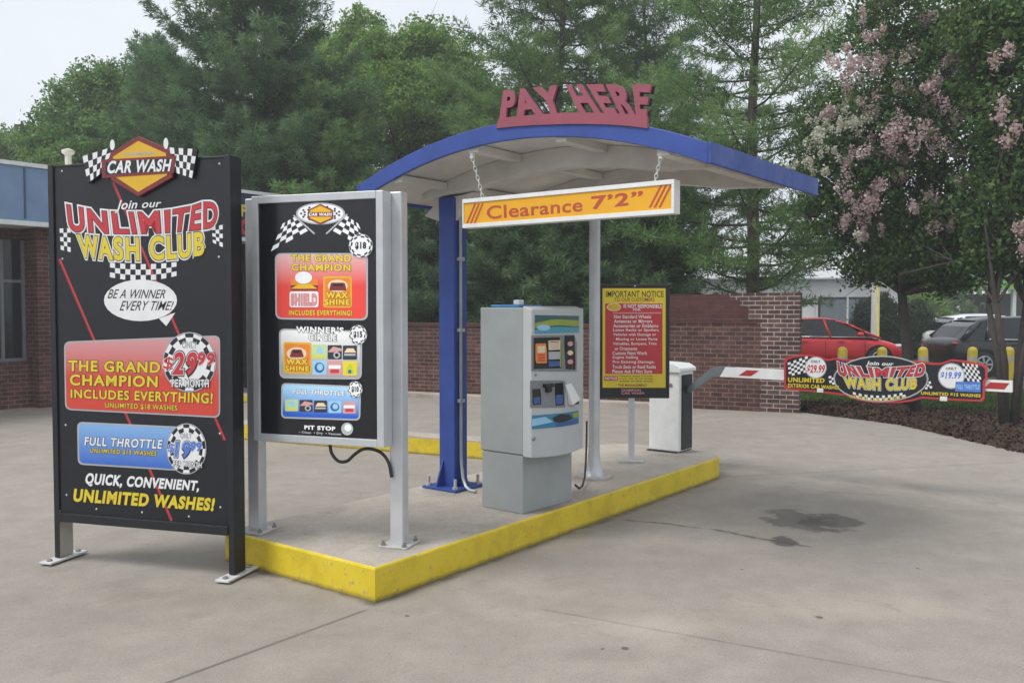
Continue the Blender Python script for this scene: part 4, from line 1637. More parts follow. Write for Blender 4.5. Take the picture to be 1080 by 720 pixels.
# ------------------------------------------------------------------ far buildings
p = ground(846, 372)
t = empty('white_building', (10.6, 36, 0), R(-4), 'low white building with a wide window behind the red car', 'building')
M_stucco = mat('white_stucco', (.82, .83, .83), .75, var=.1, scale=2)
M_shing = mat('pale_roof', (.5, .51, .52), .7, var=.12)
b = MB()
b.box(-6, 4.9, 0, 7, -.1, 2.95, M_stucco)
b.build('wall', t)
b = MB()
b.add([(-6.3, -.35, 2.9), (5.2, -.35, 2.9), (5.2, 7.3, 2.9), (-6.3, 7.3, 2.9), (-6.3, 3.5, 4.5), (5.2, 3.5, 4.5), (-6.3, -.35, 2.96), (5.2, -.35, 2.96)],
      [(0, 1, 7, 6), (6, 7, 5, 4), (4, 5, 2, 3), (0, 6, 4, 3), (1, 2, 5, 7), (0, 3, 2, 1)], M_shing)
b.build('roof', t)
b = MB()
b.box(1.7, 4.0, -.05, .1, .9, 2.2, M_glass)
wo = b.build('window', t)
b = MB()
b.box(1.62, 4.08, -.08, -.0505, 2.2, 2.28, M_trim)
b.box(1.62, 4.08, -.12, -.0505, .82, .9, M_trim)
for x in (1.62, 2.82, 4.0):
    b.box(x, x + .07, -.09, -.0505, .9, 2.2, M_trim)
b.build('window_frame', wo)
b = MB()
b.box(1.8, 3.9, -.0535, -.051, 1.15, 2.1, mat('window_blind', (.2, .24, .27), .5))
b.build('blind', wo)

t = empty('service_station', (27.5, 55, 0), R(0), 'distant pale green station canopy with a bright green stripe on thin white posts', 'building')
M_sg = mat('station_green', (.22, .34, .28), .6)
M_lime = mat('station_lime', (.16, .42, .05), .5)
b = MB()
b.box(-4, 10, 0, 8, 3.4, 4.9, M_sg)
b.build('canopy', t)
b = MB()
b.box(-1.5, 10.0, -.03, -.001, 2.9, 3.5, M_lime)
b.build('stripe', t)
for x in (-3.0, -1.2, .05, 3.5, 6.5):
    b = MB()
    b.box(x, x + .2, .2, .45, -.1, 3.4, M_white)
    b.build('post', t)
b = MB()
b.box(-6, 10, 5, 12, -.1, 2.7, mat('station_wall', (.05, .07, .06), .7))
b.build('shop', t)


# ------------------------------------------------------------------ posts, bollards
M_boll = mat('bollard_yellow', (.6, .46, .03), .5, var=.2)
BOL = [(889, 366.5, 'yellow bollard in front of the red car, behind the left end of the banner'),
       (931, 366, 'yellow bollard below the red car bonnet, behind the middle of the banner'),
       (975, 367, 'yellow bollard by the leaning tree trunk, below the white car tail'),
       (1025, 366, 'yellow bollard below the rear door of the black car'),
       (1065, 367, 'yellow bollard furthest right, next to the multi stemmed tree')]
proto = None
for i, (px, py, lab) in enumerate(BOL):
    y = 17.9
    pos = ((px - CX) / F * y, y, 0)
    if proto is None:
        proto = empty('bollard', pos, 0)
        b = MB()
        b.tube([(0, 0, -.1), (0, 0, .9), (0, 0, .95), (0, 0, .975)], [.095, .095, .075, .03], M_boll, 14)
        b.build('post', proto, smooth='auto')
        b = MB()
        b.tube([(0, 0, .7), (0, 0, .78)], .0965, mat('bollard_band', (.5, .5, .45), .4), 14)
        b.build('band', proto, smooth='auto')
        o = proto
    else:
        o = copy_tree(proto)
        o.location = pos
        o.rotation_euler = (0, R((-1) ** i * 1.5), i)
    tag(o, lab, 'bollard', 'yellow bollards along the car park edge')

t = empty('utility_pole', ((923 - CX) / F * 28, 28, 0), 0, 'slim white pole with a yellow sleeved stay wire beside the round hedge', 'pole')
b = MB()
b.tube([(0, 0, -.1), (0, 0, 3.4), (0, 0, 7.5)], [.13, .12, .1], M_white, 12)
b.build('pole', t, smooth='auto')
b = MB()
b.tube([(-.06, -.1, 4.6), (-.75, -2, 1.9)], .012, M_steel, 5)
b.tube([(-.6, -1.6, 2.45), (-1.2, -3.2, .05)], .035, mat('stay_guard', (.6, .5, .03), .5), 8)
b.build('stay_wire', t)


# ------------------------------------------------------------------ cars
M_tyre = mat('tyre', (.018, .018, .018), .75)
M_rim = mat('alloy_rim', (.5, .51, .52), .3, metal=.7)
M_well = mat('wheel_well', (.006, .006, .006), .9)
M_cglass = mat('car_glass', (.012, .015, .017), .06)
M_lamp = mat('headlamp', (.6, .62, .63), .12)
M_tail = mat('tail_lamp', (.35, .015, .015), .15)
M_chrome = mat('bright_trim', (.6, .61, .62), .2, metal=.8)


def car(name, loc, rz, paint, label, L=4.4, W=1.78, H=1.45, kind='hatch', group=None):
    """x forward; loft of the lower shell plus a tapering glasshouse"""
    t = empty(name, loc, rz, label, 'car', group)
    hood, belt = (.92, .97) if kind != 'suv' else (1.05, 1.1)
    st = [(-L / 2, .45, .78, .80), (-L / 2 + .05, .3, .92, .9), (-L / 2 + .3, .22, belt + .02, .97), (-L / 2 + .9, .2, belt, 1), (-.5, .2, belt - .02, 1), (.3, .2, belt - .04, 1),
          (.75, .2, belt - .06, 1), (1.1, .2, hood - .02, 1), (1.5, .2, hood - .07, .99), (L / 2 - .35, .22, hood - .16, .95), (L / 2 - .1, .25, hood - .27, .85), (L / 2, .34, .58, .7)]
    mb = MB()
    vs, fs = [], []
    for x, z0, z1, wf in st:
        w = W / 2 * wf
        sec = [(-w * .9, z0), (-w * .985, z0 + .12), (-w, (z0 + z1) / 2), (-w * .985, z1 - .12), (-w * .93, z1 - .03), (-w * .6, z1 + .015), (0, z1 + .03)]
        sec += [(-y, z) for y, z in reversed(sec[:-1])]
        vs += [(x, y, z) for y, z in sec]
    n = 13
    for i in range(len(st) - 1):
        for k in range(n):
            fs.append((i * n + k, i * n + (k + 1) % n, (i + 1) * n + (k + 1) % n, (i + 1) * n + k))
    fs += [tuple(reversed(range(n))), tuple((len(st) - 1) * n + k for k in range(n))]
    mb.add(vs, fs, paint)
    body = mb.build('body', t, smooth=True)
    sub = body.modifiers.new('s', 'SUBSURF')
    sub.levels = sub.render_levels = 1
    # glasshouse
    rear = -L / 2 + (.12 if kind == 'suv' else .3)
    r1 = .2 if kind == 'suv' else .5
    gl = [(rear, belt, .8, 1), (rear + r1 * .5, (H + belt) / 2 + .04, .72, 1), (rear + r1, H - .1, .655, 1), (rear + .95, H - .02, .63, 1), (-.15, H, .63, 1), (.2, H - .035, .64, 1), (.62, H - .16, .68, 1), (1.02, H - .36, .74, 1), (1.42, hood - .02, .8, 1)]
    mb = MB()
    vs, fs = [], []
    for x, z, wt, s in gl:
        wb = W / 2 * .93
        zt = z
        vs += [(x, -wb, belt - .06), (x, -W / 2 * wt, zt), (x, W / 2 * wt, zt), (x, wb, belt - .06)]
    for i in range(len(gl) - 1):
        for k in range(3):
            fs.append((i * 4 + k, (i + 1) * 4 + k, (i + 1) * 4 + k + 1, i * 4 + k + 1))
    fs += [(0, 1, 2, 3), tuple(reversed([(len(gl) - 1) * 4 + k for k in range(4)]))]
    mb.add(vs, fs, M_cglass)
    mb.build('windows', t)
    # roof skin and pillars
    mb = MB()
    r = gl[2:6]
    vs, fs = [], []
    for x, z, wt, s in r:
        vs += [(x, -W / 2 * wt - .015, z - .03), (x, -W / 2 * wt + .05, z + .02), (x, 0, z + .04), (x, W / 2 * wt - .05, z + .02), (x, W / 2 * wt + .015, z - .03)]
    for i in range(3):
        for k in range(4):
            fs.append((i * 5 + k, (i + 1) * 5 + k, (i + 1) * 5 + k + 1, i * 5 + k + 1))
    mb.add(vs, fs, paint)
    for s in (-1, 1):
        def side(x, z):
            f = (z - (belt - .06)) / (H - .05 - (belt - .06))
            return s * (W / 2 * .93 * (1 - f) + (W / 2 * .62 + .012) * f + .006)
        for (xa, za), (xb, zb2), rad in (((1.4, hood - .02), (.98, H - .37), .03), ((.98, H - .37), (.6, H - .18), .03), ((.6, H - .18), (.2, H - .06), .03), ((.0, belt - .05), (-.12, H - .03), .035), ((rear + .02, belt), (gl[2][0] + .02, H - .13), .07), ((rear + .62, belt - .03), (rear + .8, H - .06), .05)):
            mb.tube([(xa, side(xa, za), za), (xb, side(xb, zb2), zb2)], rad, paint, 6)
        mb.tube([(rear + .6, side(0, belt - .04), belt - .02), (1.3, side(0, belt - .04), belt - .05)], .016, M_chrome, 5)
    mb.build('roof', t, smooth=True)
    for xw in (-L / 2 + .82, L / 2 - .86):
        for s in (-1, 1):
            mb = MB()
            mb.cyl((xw, s * (W / 2 - .2), .33), .385, s * .205, M_well, 'y', 24)
            mb.tube([(xw, s * (W / 2 - .2), .32), (xw, s * (W / 2 - .0), .32), (xw, s * (W / 2 + .022), .32)], [.32, .32, .29], M_tyre, 24)
            wo = mb.build('wheel', t, smooth='auto')
            mb = MB()
            mb.cyl((xw, s * (W / 2 + .018), .32), .2, s * .006, M_well, 'y', 20)
            for k in range(7):
                a = 2 * math.pi * k / 7
                ca, sa = math.cos(a), math.sin(a)
                mb.add([(xw + ca * q - sa * e, s * (W / 2 + .03), .32 + sa * q + ca * e) for q, e in ((.03, -.022), (.2, -.03), (.2, .03), (.03, .022))], [(0, 1, 2, 3)], M_rim)
            ring = [(xw + .205 * math.cos(2 * math.pi * k / 24), s * (W / 2 + .022), .32 + .205 * math.sin(2 * math.pi * k / 24)) for k in range(25)]
            mb.tube(ring, .016, M_rim, 5, cap=False)
            mb.build('rim', wo)
    for s in (-1, 1):
        mb = MB()
        mb.ball((L / 2 - .22, s * W / 2 * .74, hood - .25), .24, .12, .065, M_lamp, 12, 8)
        mb.build('headlight', t, smooth=True)
        mb = MB()
        mb.ball((-L / 2 + .15, s * W / 2 * .84, belt - .13), .1, .11, .045, M_tail, 12, 8)
        mb.build('tail_light', t, smooth=True)
        mb = MB()
        mb.ball((.78, s * (W / 2 + .1), belt + .04), .1, .1, .07, paint, 10, 6)
        mb.build('mirror', t, smooth=True)
        for x in (-.75, .28):
            mb = MB()
            mb.box(x - .09, x + .09, s * W / 2 - .02, s * W / 2 + .02, belt - .17, belt - .14, M_chrome if kind == 'suv' else paint)
            mb.build('door_handle', t, bevel=.006)
    mb = MB()
    for x in (-1.2, -.15, .95):
        for s in (-1, 1):
            y = s * (W / 2 + .001)
            mb.add([(x - .006, y, .3), (x + .006, y, .3), (x + .006, y * .988, belt - .12), (x - .006, y * .988, belt - .12)], [(0, 1, 2, 3)], M_well)
    mb.build('door_seams', t)
    mb = MB()
    mb.box(L / 2 - .03, L / 2 + .015, -.55, .55, .3, .46, M_well)
    mb.build('grille', t, bevel=.02)
    return t


P_red = mat('car_red', (.66, .016, .022), .4, var=.03, coat=.25)
P_blk = mat('car_black', (.008, .009, .011), .3, var=.1, coat=.3)
P_wht = mat('car_white', (.7, .71, .71), .3, var=.04, coat=.6)
P_slv = mat('car_silver', (.35, .38, .4), .3, metal=.4, var=.04, coat=.6)
def carx(px_front_or_rear, y, L, end):
    return (px_front_or_rear - CX) / F * y + (-L / 2 if end == 'front' else L / 2)
car('parked_car', (carx(946, 26, 4.4, 'front'), 26, .004), R(-2), P_red, 'glossy red car parked with its nose to the right beyond the wall end', L=4.4)
car('parked_car', (carx(984, 23.6, 4.8, 'rear'), 23.6, .004), R(2), P_blk, 'black car parked tail first, partly behind the right hand tree stems', L=4.8, W=1.85, H=1.5)
car('parked_car', (carx(972, 30.5, 4.7, 'rear'), 30.5, .004), R(2), P_wht, 'white car whose tail and roof show behind the black car', L=4.7, W=1.85, H=1.5)
car('parked_car', (carx(982, 37, 4.4, 'rear'), 37, .0), R(3), P_slv, 'silver car parked furthest back, beyond the white car', L=4.4, H=1.5)
car('parked_car', (-2.35, 21.2, -.06), R(-24), P_blk, 'dark car whose roof just shows over the low part of the brick wall', L=4.3, H=1.56)


# ------------------------------------------------------------------ foliage
def leafmat(name, stops, trans=.3, rough=.6):
    m, nt, bs = newmat(name)
    at = nt.nodes.new('ShaderNodeAttribute')
    at.attribute_name = 'tint'
    c = ramp(nt, at.outputs['Fac'], stops)
    nt.links.new(c, bs.inputs['Base Color'])
    bs.inputs['Roughness'].default_value = rough
    bs.inputs['Specular IOR Level'].default_value = .3
    tr = nt.nodes.new('ShaderNodeBsdfTranslucent')
    nt.links.new(c, tr.inputs['Color'])
    mx = nt.nodes.new('ShaderNodeMixShader')
    mx.inputs[0].default_value = trans
    nt.links.new(bs.outputs[0], mx.inputs[1])
    nt.links.new(tr.outputs[0], mx.inputs[2])
    nt.links.new(mx.outputs[0], nt.nodes['Material Output'].inputs[0])
    return m


def leaf_mesh(name, cen, size, m, parent, rng, tint, aspect=.55, flat=.0, axis=None):
    """many small four-cornered leaves; cen (n,3)"""
    n = len(cen)
    if axis is None:
        a = rng.normal(size=(n, 3))
    else:
        a = axis + rng.normal(size=(n, 3)) * .25
    a /= np.linalg.norm(a, axis=1)[:, None] + 1e-9
    up = rng.normal(size=(n, 3))
    up[:, 2] += flat
    b = np.cross(a, up)
    b /= np.linalg.norm(b, axis=1)[:, None] + 1e-9
    sz = size * rng.uniform(.6, 1.35, n)
    a *= (sz * .5)[:, None]
    b *= (sz * .5 * aspect)[:, None]
    v = np.empty((n, 4, 3))
    v[:, 0] = cen - a
    v[:, 1] = cen + b * 1.0
    v[:, 2] = cen + a
    v[:, 3] = cen - b * 1.0
    me = bpy.data.meshes.new(name)
    me.vertices.add(n * 4)
    me.vertices.foreach_set('co', v.reshape(-1).astype(np.float32))
    me.loops.add(n * 4)
    me.loops.foreach_set('vertex_index', np.arange(n * 4, dtype=np.int32))
    me.polygons.add(n)
    me.polygons.foreach_set('loop_start', np.arange(0, n * 4, 4, dtype=np.int32))
    me.update(calc_edges=True)
    at = me.attributes.new('tint', 'FLOAT', 'FACE')
    at.data.foreach_set('value', np.clip(tint, 0, 1).astype(np.float32))
    me.materials.append(m)
    o = bpy.data.objects.new(name, me)
    COL.objects.link(o)
    o.parent = parent
    return o


def bark(name, c):
    m, nt, bs = newmat(name)
    f = noise(nt, 14, 6, .7)
    nt.links.new(ramp(nt, f, [(.3, tuple(x * .5 for x in c)), (.7, c)]), bs.inputs['Base Color'])
    bs.inputs['Roughness'].default_value = .9
    bump(nt, bs, f, .6, .03)
    return m


M_pbark = bark('pine_bark', (.11, .085, .07))
M_dbark = bark('leafy_bark', (.12, .1, .085))
M_cbark = bark('smooth_bark', (.06, .05, .042))
L_pine = leafmat('pine_needles', [(0, (.055, .115, .045)), (.5, (.12, .21, .095)), (1, (.2, .31, .14))], .5)
L_pine2 = leafmat('soft_pine_needles', [(0, (.065, .13, .04)), (.5, (.145, .25, .085)), (1, (.24, .36, .13))], .5)
L_dec = leafmat('broad_leaves', [(0, (.05, .115, .03)), (.5, (.125, .24, .06)), (1, (.24, .37, .11))], .5)
L_dec2 = leafmat('fresh_leaves', [(0, (.075, .15, .03)), (.5, (.17, .3, .06)), (1, (.29, .43, .11))], .5)
L_crape = leafmat('crape_leaves', [(0, (.025, .065, .022)), (.5, (.075, .15, .045)), (1, (.17, .26, .07))], .45)
L_hedge = leafmat('hedge_leaves', [(0, (.018, .04, .016)), (.6, (.035, .07, .026)), (1, (.06, .1, .035))], .2)
L_pink = leafmat('pink_blossom', [(0, (.36, .25, .24)), (.5, (.54, .41, .4)), (1, (.68, .58, .56))], .35)
L_white = leafmat('white_blossom', [(0, (.3, .3, .22)), (.5, (.5, .5, .4)), (1, (.65, .66, .56))], .35)


def conifer(name, px, d, top_py, half_px, label, m, seed, z_low=1.2, dens=1.0, trunk_r=.17, lean=0.0, size=.17, base=0.0, group=None, sparse=1.0, shape=.8):
    rng = np.random.default_rng(seed)
    x0 = (px - CX) / F * d
    H = CAMH + (HOR - top_py) * d / F
    Rr = half_px * d / F
    t = empty(name, (x0, d, base), 0, label, 'tree', group)
    mb = MB()
    tp = [(lean * (z / H) ** 2 + .12 * math.sin(z * .9 + seed) * z / H, .1 * math.cos(z * .7 + seed) * z / H, z) for z in np.linspace(-.2, H, 14)]
    mb.tube(tp, [trunk_r * (1 - .9 * i / 13) for i in range(14)], M_pbark, 10)
    cen, ax, tint = [], [], []
    nb = int(15 * (H - z_low) * dens)
    for i in range(nb):
        f = (i + rng.uniform(0, 1)) / nb
        z = z_low + (H * .985 - z_low) * f
        az = i * 2.399 + rng.normal() * .3
        prof = (1 - f) ** shape * .95 + .08
        if f < .18:
            prof *= .7 + f * 1.7
        Lb = Rr * prof * rng.uniform(.45, 1.3)
        if rng.uniform() < .05:
            Lb *= 1.25
        rise = rng.uniform(.12, .55) + f * .4
        k = z / H
        p0 = np.array([lean * k ** 2 + .12 * math.sin(z * .9 + seed) * k, .1 * math.cos(z * .7 + seed) * k, z])
        dv = np.array([math.cos(az), math.sin(az), 0])
        pts = []
        for s in np.linspace(0, 1, 6):
            pts.append(p0 + dv * Lb * s + np.array([0, 0, Lb * (rise * s ** 1.6 - .16 * s)]))
        rb = max(.008, trunk_r * .22 * (1 - f * .6)) 
        mb.tube([tuple(p) for p in pts], [rb * (1 - .85 * s) for s in np.linspace(0, 1, 6)], M_pbark, 5, cap=False)
        bt = rng.normal() * .2
        nt_ = max(4, int(Lb * 8))
        side = np.array([-dv[1], dv[0], 0])
        for j in range(nt_):
            s = .22 + .78 * (j + rng.uniform()) / nt_
            q = s * 5
            ii = min(int(q), 4)
            p = pts[ii] * (1 - (q - ii)) + pts[ii + 1] * (q - ii)
            tl = Lb * .34 * (1.15 - s) * rng.uniform(.5, 1.3) + .12
            sd = 1 if j % 2 else -1
            dirv = dv * rng.uniform(.35, .9) + side * sd * rng.uniform(.35, .9) + np.array([0, 0, rng.uniform(-.1, .45)])
            dirv /= np.linalg.norm(dirv)
            ntf = max(2, int(tl / .13))
            tt = rng.normal() * .16
            for e in range(ntf):
                c = p + dirv * tl * (e + .6) / ntf
                nn = int(23 * sparse)
                off = rng.normal(size=(nn, 3))
                off /= np.linalg.norm(off, axis=1)[:, None]
                off += dirv * .5
                cen.append(c + off * size * .55)
                ax.append(off)
                tint.append(np.full(nn, .5 + bt + tt + rng.normal() * .08) + rng.normal(size=nn) * .12)
    mb.build('trunk', t, smooth=True)
    cen, ax, tint = np.concatenate(cen), np.concatenate(ax), np.concatenate(tint)
    leaf_mesh('crown', cen, size, m, t, rng, tint, aspect=.13, axis=ax)
    return t


def leafy(name, px, d, label, lobes, m, seed, n=26000, size=.16, trunk_px=None, trunk_r=.16, flowers=None, base=0.0, group=None, stems=1, bark_=None, dens_in=.35, cat='tree', spread=.35, aspect=.6, lean=(0, 0), hub_z=None):
    """lobes: (px, py, rx_px, ry_px, depth offset m); the crown grows in leaf clumps through those volumes"""
    rng = np.random.default_rng(seed)
    x0 = ((trunk_px or px) - CX) / F * d
    t = empty(name, (x0, d, base), 0, label, cat, group)
    mb = MB()
    s = d / F
    L = []
    for lp, lq, rx, ry, dy in lobes:
        L.append((np.array([(lp - CX) * s - x0, dy, CAMH + (HOR - lq) * s - base]), rx * s, ry * s))
    zmin = min(c[2] - rz for c, rx, rz in L)
    hub = np.array([lean[0], lean[1], hub_z or max(.3, zmin * .85)])
    for k in range(stems):
        a = 2 * math.pi * k / max(1, stems) + .5
        off = np.array([math.cos(a), math.sin(a), 0]) * (.16 if stems > 1 else 0)
        top = hub + off * 2.2
        mb.tube([tuple(off * .5 + np.array([0, 0, -.15])), tuple(off * 1.1 + hub * .5 + np.array([rng.normal() * .04, 0, 0])), tuple(top)], [trunk_r, trunk_r * .8, trunk_r * .7], bark_ or M_dbark, 9)
        for i, (c, rx, rz) in enumerate(L):
            if stems > 1 and i % stems != k:
                continue
            for r in range(3):
                e = c + rng.normal(size=3) * np.array([rx, rx, rz]) * .4
                mid = (top + e) / 2 + rng.normal(size=3) * .18 + np.array([0, 0, .1])
                mb.tube([tuple(top), tuple(mid), tuple(e)], [trunk_r * .5, trunk_r * .3, trunk_r * .1], bark_ or M_dbark, 6, cap=False)
                for q in range(4):
                    f = c + rng.normal(size=3) * np.array([rx, rx, rz]) * .6
                    mb.tube([tuple(e), tuple((e + f) / 2 + rng.normal(size=3) * .08), tuple(f)], [trunk_r * .12, trunk_r * .07, trunk_r * .02], bark_ or M_dbark, 4, cap=False)
    mb.build('trunk', t, smooth=True)
    vol = np.array([rx * rx * rz for c, rx, rz in L]) ** (2 / 3)
    cen, tint, fl, flt = [], [], [], []
    for (c, rx, rz), w in zip(L, vol / vol.sum()):
        per = 34
        nc = max(3, int(n * w / per))
        for i in range(nc):
            v = rng.normal(size=3)
            v /= np.linalg.norm(v)
            rad = rng.uniform(dens_in, 1) ** .6 * rng.uniform(.85, 1.12)
            rad *= 1 + .16 * math.sin(v[0] * 5 + seed) * math.sin(v[2] * 6 + seed * 2)
            p = c + v * rad * np.array([rx, rx * .9, rz])
            if p[2] < .05:
                continue
            ct = rng.normal() * .24
            off = rng.normal(size=(per, 3)) * spread * max(size, .11) * 3.2 * np.array([1, 1, .65])
            cen.append(p + off)
            tint.append(.48 + ct + rng.normal(size=per) * .14 + off[:, 2] * .3)
    cen, tint = np.concatenate(cen), np.concatenate(tint)
    leaf_mesh('crown' if cat == 'tree' else 'foliage', cen, size, m, t, rng, tint, aspect=aspect, flat=.8)
    for fm, pts, fs, nfl in (flowers or []):
        fc, ft = [], []
        for (fx, fy, dy, sc) in pts:
            sd = (d + dy) / F
            c = np.array([(fx - CX) * sd - x0, dy, CAMH + (HOR - fy) * sd - base])
            for q in range(rng.integers(2, 5)):
                cc = c + rng.normal(size=3) * np.array([.12, .1, .07]) * sc
                off = rng.normal(size=(nfl, 3)) * np.array([.05, .05, .075]) * sc
                fc.append(cc + off)
                ft.append(.5 + rng.normal(size=nfl) * .2 + rng.normal() * .12)
        leaf_mesh('blossom', np.concatenate(fc), fs, fm, t, rng, np.concatenate(ft), aspect=.8)
    return t


BG = 'background trees behind the brick wall'
# deciduous trees at the left
leafy('leafy_tree', 60, 40, 'lowest hazy green tree far left above the blue roof',
      [(20, 165, 40, 30, 0), (60, 150, 34, 34, 1), (5, 170, 30, 22, -1), (-40, 180, 40, 30, 0)], L_dec, 11, 30000, .14, group=BG)
leafy('leafy_tree', 130, 32, 'rounded broad leaved tree left, behind the tall black board',
      [(95, 130, 46, 50, 0), (140, 110, 50, 48, 1), (75, 165, 38, 40, -1), (175, 140, 50, 60, 0), (125, 180, 80, 50, -1), (112, 92, 26, 26, 0), (160, 74, 30, 28, 1)], L_dec, 12, 90000, .125, group=BG)
leafy('leafy_tree', 435, 31, 'bright fresh green tree between the big pine and the canopy',
      [(400, 80, 36, 44, 0), (440, 70, 40, 50, 1), (480, 95, 44, 50, 0), (430, 130, 60, 50, -1), (500, 140, 50, 50, 0), (395, 52, 22, 26, 1), (452, 52, 26, 28, 0)], L_dec2, 13, 85000, .12, group=BG)
leafy('leafy_tree', 380, 34, 'tree peeking up behind the big dark pine on its right side',
      [(370, 70, 36, 40, 0), (385, 40, 26, 26, 0), (360, 120, 50, 50, 0), (330, 60, 30, 40, 1)], L_dec2, 14, 36000, .125, group=BG)
leafy('leafy_tree', 330, 36, 'shaded tree filling in low behind the menu board',
      [(300, 200, 90, 70, 0), (420, 210, 90, 70, 0), (200, 210, 80, 60, 0), (520, 200, 80, 70, 0)], L_dec, 15, 60000, .15, group=BG)
# pines
conifer('pine_tree', 272, 25, -75, 150, 'largest dark blue green pine, behind the space between the two boards', L_pine, 21, z_low=1.0, dens=1.2, trunk_r=.24, size=.21, group=BG, sparse=.95, shape=.62)
conifer('pine_tree', 205, 28, 40, 95, 'shorter ragged pine leaning left of the largest pine', L_pine, 22, z_low=1.4, dens=1.1, trunk_r=.18, lean=-1.1, group=BG, shape=.7)
conifer('pine_tree', 345, 23.5, 95, 95, 'pale soft pine in front of the largest pine, above the menu board', L_pine2, 23, z_low=.8, dens=1.3, trunk_r=.15, group=BG, shape=.6)
conifer('pine_tree', 590, 25.5, -120, 150, 'tall airy pine directly behind the raised red lettering', L_pine2, 24, z_low=1.6, dens=.85, trunk_r=.22, group=BG, sparse=.7, shape=.55, size=.19)
conifer('pine_tree', 793, 19.5, -230, 165, 'tall pine with a bare visible trunk behind the right end of the brick wall', L_pine2, 25, z_low=1.9, dens=.7, trunk_r=.17, group=BG, sparse=.55, shape=.5, size=.17)
conifer('pine_tree', 680, 27, -60, 110, 'slim pine between the lettering and the bare trunked pine', L_pine, 26, z_low=1.2, dens=.75, trunk_r=.17, group=BG, sparse=.65, shape=.5)
# dark young evergreens along the wall
for px, d, tp, hp, sd, lab in ((455, 21.5, 205, 60, 31, 'young evergreen behind the wall, just left of the blue column'), (535, 20.5, 215, 62, 32, 'dark young evergreen behind the wall, above the kiosk'),
                               (612, 20.8, 200, 62, 33, 'dark young evergreen behind the wall, left of the grey pole'), (690, 20.2, 190, 62, 34, 'dark young evergreen behind the wall, above the notice sign')):
    conifer('evergreen_tree', px, d, tp, hp, lab, L_pine, sd, z_low=.3, dens=2.2, trunk_r=.08, size=.19, group='young evergreens along the wall', shape=.45, sparse=1.1)

# crape myrtles on the right
rf = random.Random(5)
pk = [(945, 128, -.9, 1), (938, 142, -1, .9), (990, 112, -1, .8), (1003, 125, -1, .8), (1012, 120, -1, .7), (972, 138, -1, .8), (985, 150, -1.1, .8), (960, 150, -1.1, .8), (951, 145, -1, 1.1), (940, 155, -1, .9),
      (1025, 110, -1, .8), (1030, 140, -1, .8), (1065, 148, -.8, 1), (1075, 180, -.8, .8), (905, 165, -.9, .8), (893, 190, -.8, .9), (920, 218, -.9, .9), (912, 222, -.9, .9), (930, 196, -1, .8),
      (960, 218, -1, .7), (925, 75, -.6, 1), (905, 90, -.6, 1), (945, 60, -.4, .9), (915, 105, -.7, .9), (900, 75, -.4, .8), (1003, 70, -.7, .9), (1040, 88, -.7, .8), (980, 90, -.9, .7), (1068, 200, -.9, .8),
      (930, 5, 0, .7), (1000, 25, -.2, .7), (890, 175, -.7, .7), (1015, 190, -1, .6), (1045, 178, -1, .7), (885, 100, -.2, .8), (950, 95, -.7, .7)]
for (lx, ly, lrx, lry, ldy) in ((920, 110, 70, 70, -.7), (900, 185, 55, 50, -.7), (990, 130, 80, 60, -1), (940, 225, 60, 30, -.9), (950, 50, 70, 45, -.4), (1030, 200, 50, 50, -.9), (1030, 90, 60, 60, -.6)):
    for q in range(7):
        a_ = rf.uniform(0, 6.28)
        r_ = rf.uniform(.3, 1) ** .5
        pk.append((lx + lrx * r_ * math.cos(a_), ly + lry * r_ * math.sin(a_), ldy * rf.uniform(.7, 1.05), rf.uniform(.4, .7)))
wh = [(866, 135, -.2, .9), (856, 150, -.3, .9), (848, 165, -.3, .9), (872, 150, -.4, .8), (882, 132, -.3, .8), (862, 172, -.4, .8), (880, 165, -.4, .7), (895, 140, -.4, .7), (842, 178, -.2, .8), (870, 120, -.1, .7), (890, 118, -.3, .7), (905, 130, -.5, .6), (900, 250, -.4, .6)]
wh = [(x + rf.uniform(-14, 14), y + rf.uniform(-12, 12), dy - .3 - .3 * k, sc * rf.uniform(.5, 1)) for k in (0, 1) for x, y, dy, sc in wh]
leafy('crape_myrtle', 965, 14.6, 'crape myrtle with pink and white blossom over the barrier banner, dark leaning trunk',
      [(960, 90, 66, 70, 0), (920, 150, 56, 50, -.3), (1000, 160, 66, 60, -.3), (890, 190, 44, 50, 0), (960, 230, 66, 50, 0), (1020, 60, 60, 60, .4), (950, 20, 56, 46, .4), (1010, 250, 56, 40, .3), (925, 255, 46, 36, .2), (880, 120, 34, 34, .3), (880, 222, 34, 30, .2), (950, 272, 44, 24, -.3), (1005, 284, 46, 22, 0), (915, 282, 26, 18, 0), (900, 130, 40, 40, .2), (860, 165, 26, 30, .1)],
      L_crape, 41, 70000, .075, trunk_px=970, trunk_r=.1, flowers=[(L_pink, pk, .042, 60), (L_white, wh, .04, 34)], base=.05, bark_=M_cbark, stems=1, lean=(-.3, 0), hub_z=1.95)
leafy('crape_myrtle', 1064, 13.0, 'multi stemmed darker crape myrtle furthest right beyond the arm tip',
      [(1070, 90, 60, 80, 0), (1100, 170, 70, 70, 0), (1060, 210, 50, 50, .2), (1090, 20, 70, 60, 0), (1085, 262, 50, 36, .2), (1140, 100, 70, 90, 0), (1050, 270, 26, 22, .3), (1050, 30, 50, 50, .2)],
      L_crape, 42, 40000, .085, trunk_px=1066, trunk_r=.055, flowers=[(L_pink, [(1066, 150, -.9, .9), (1075, 240, -.9, .8), (1060, 60, -.9, .8), (1078, 265, -.8, .8), (1050, 120, -.9, .8)], .05, 80)], base=.05, bark_=M_cbark, stems=4)
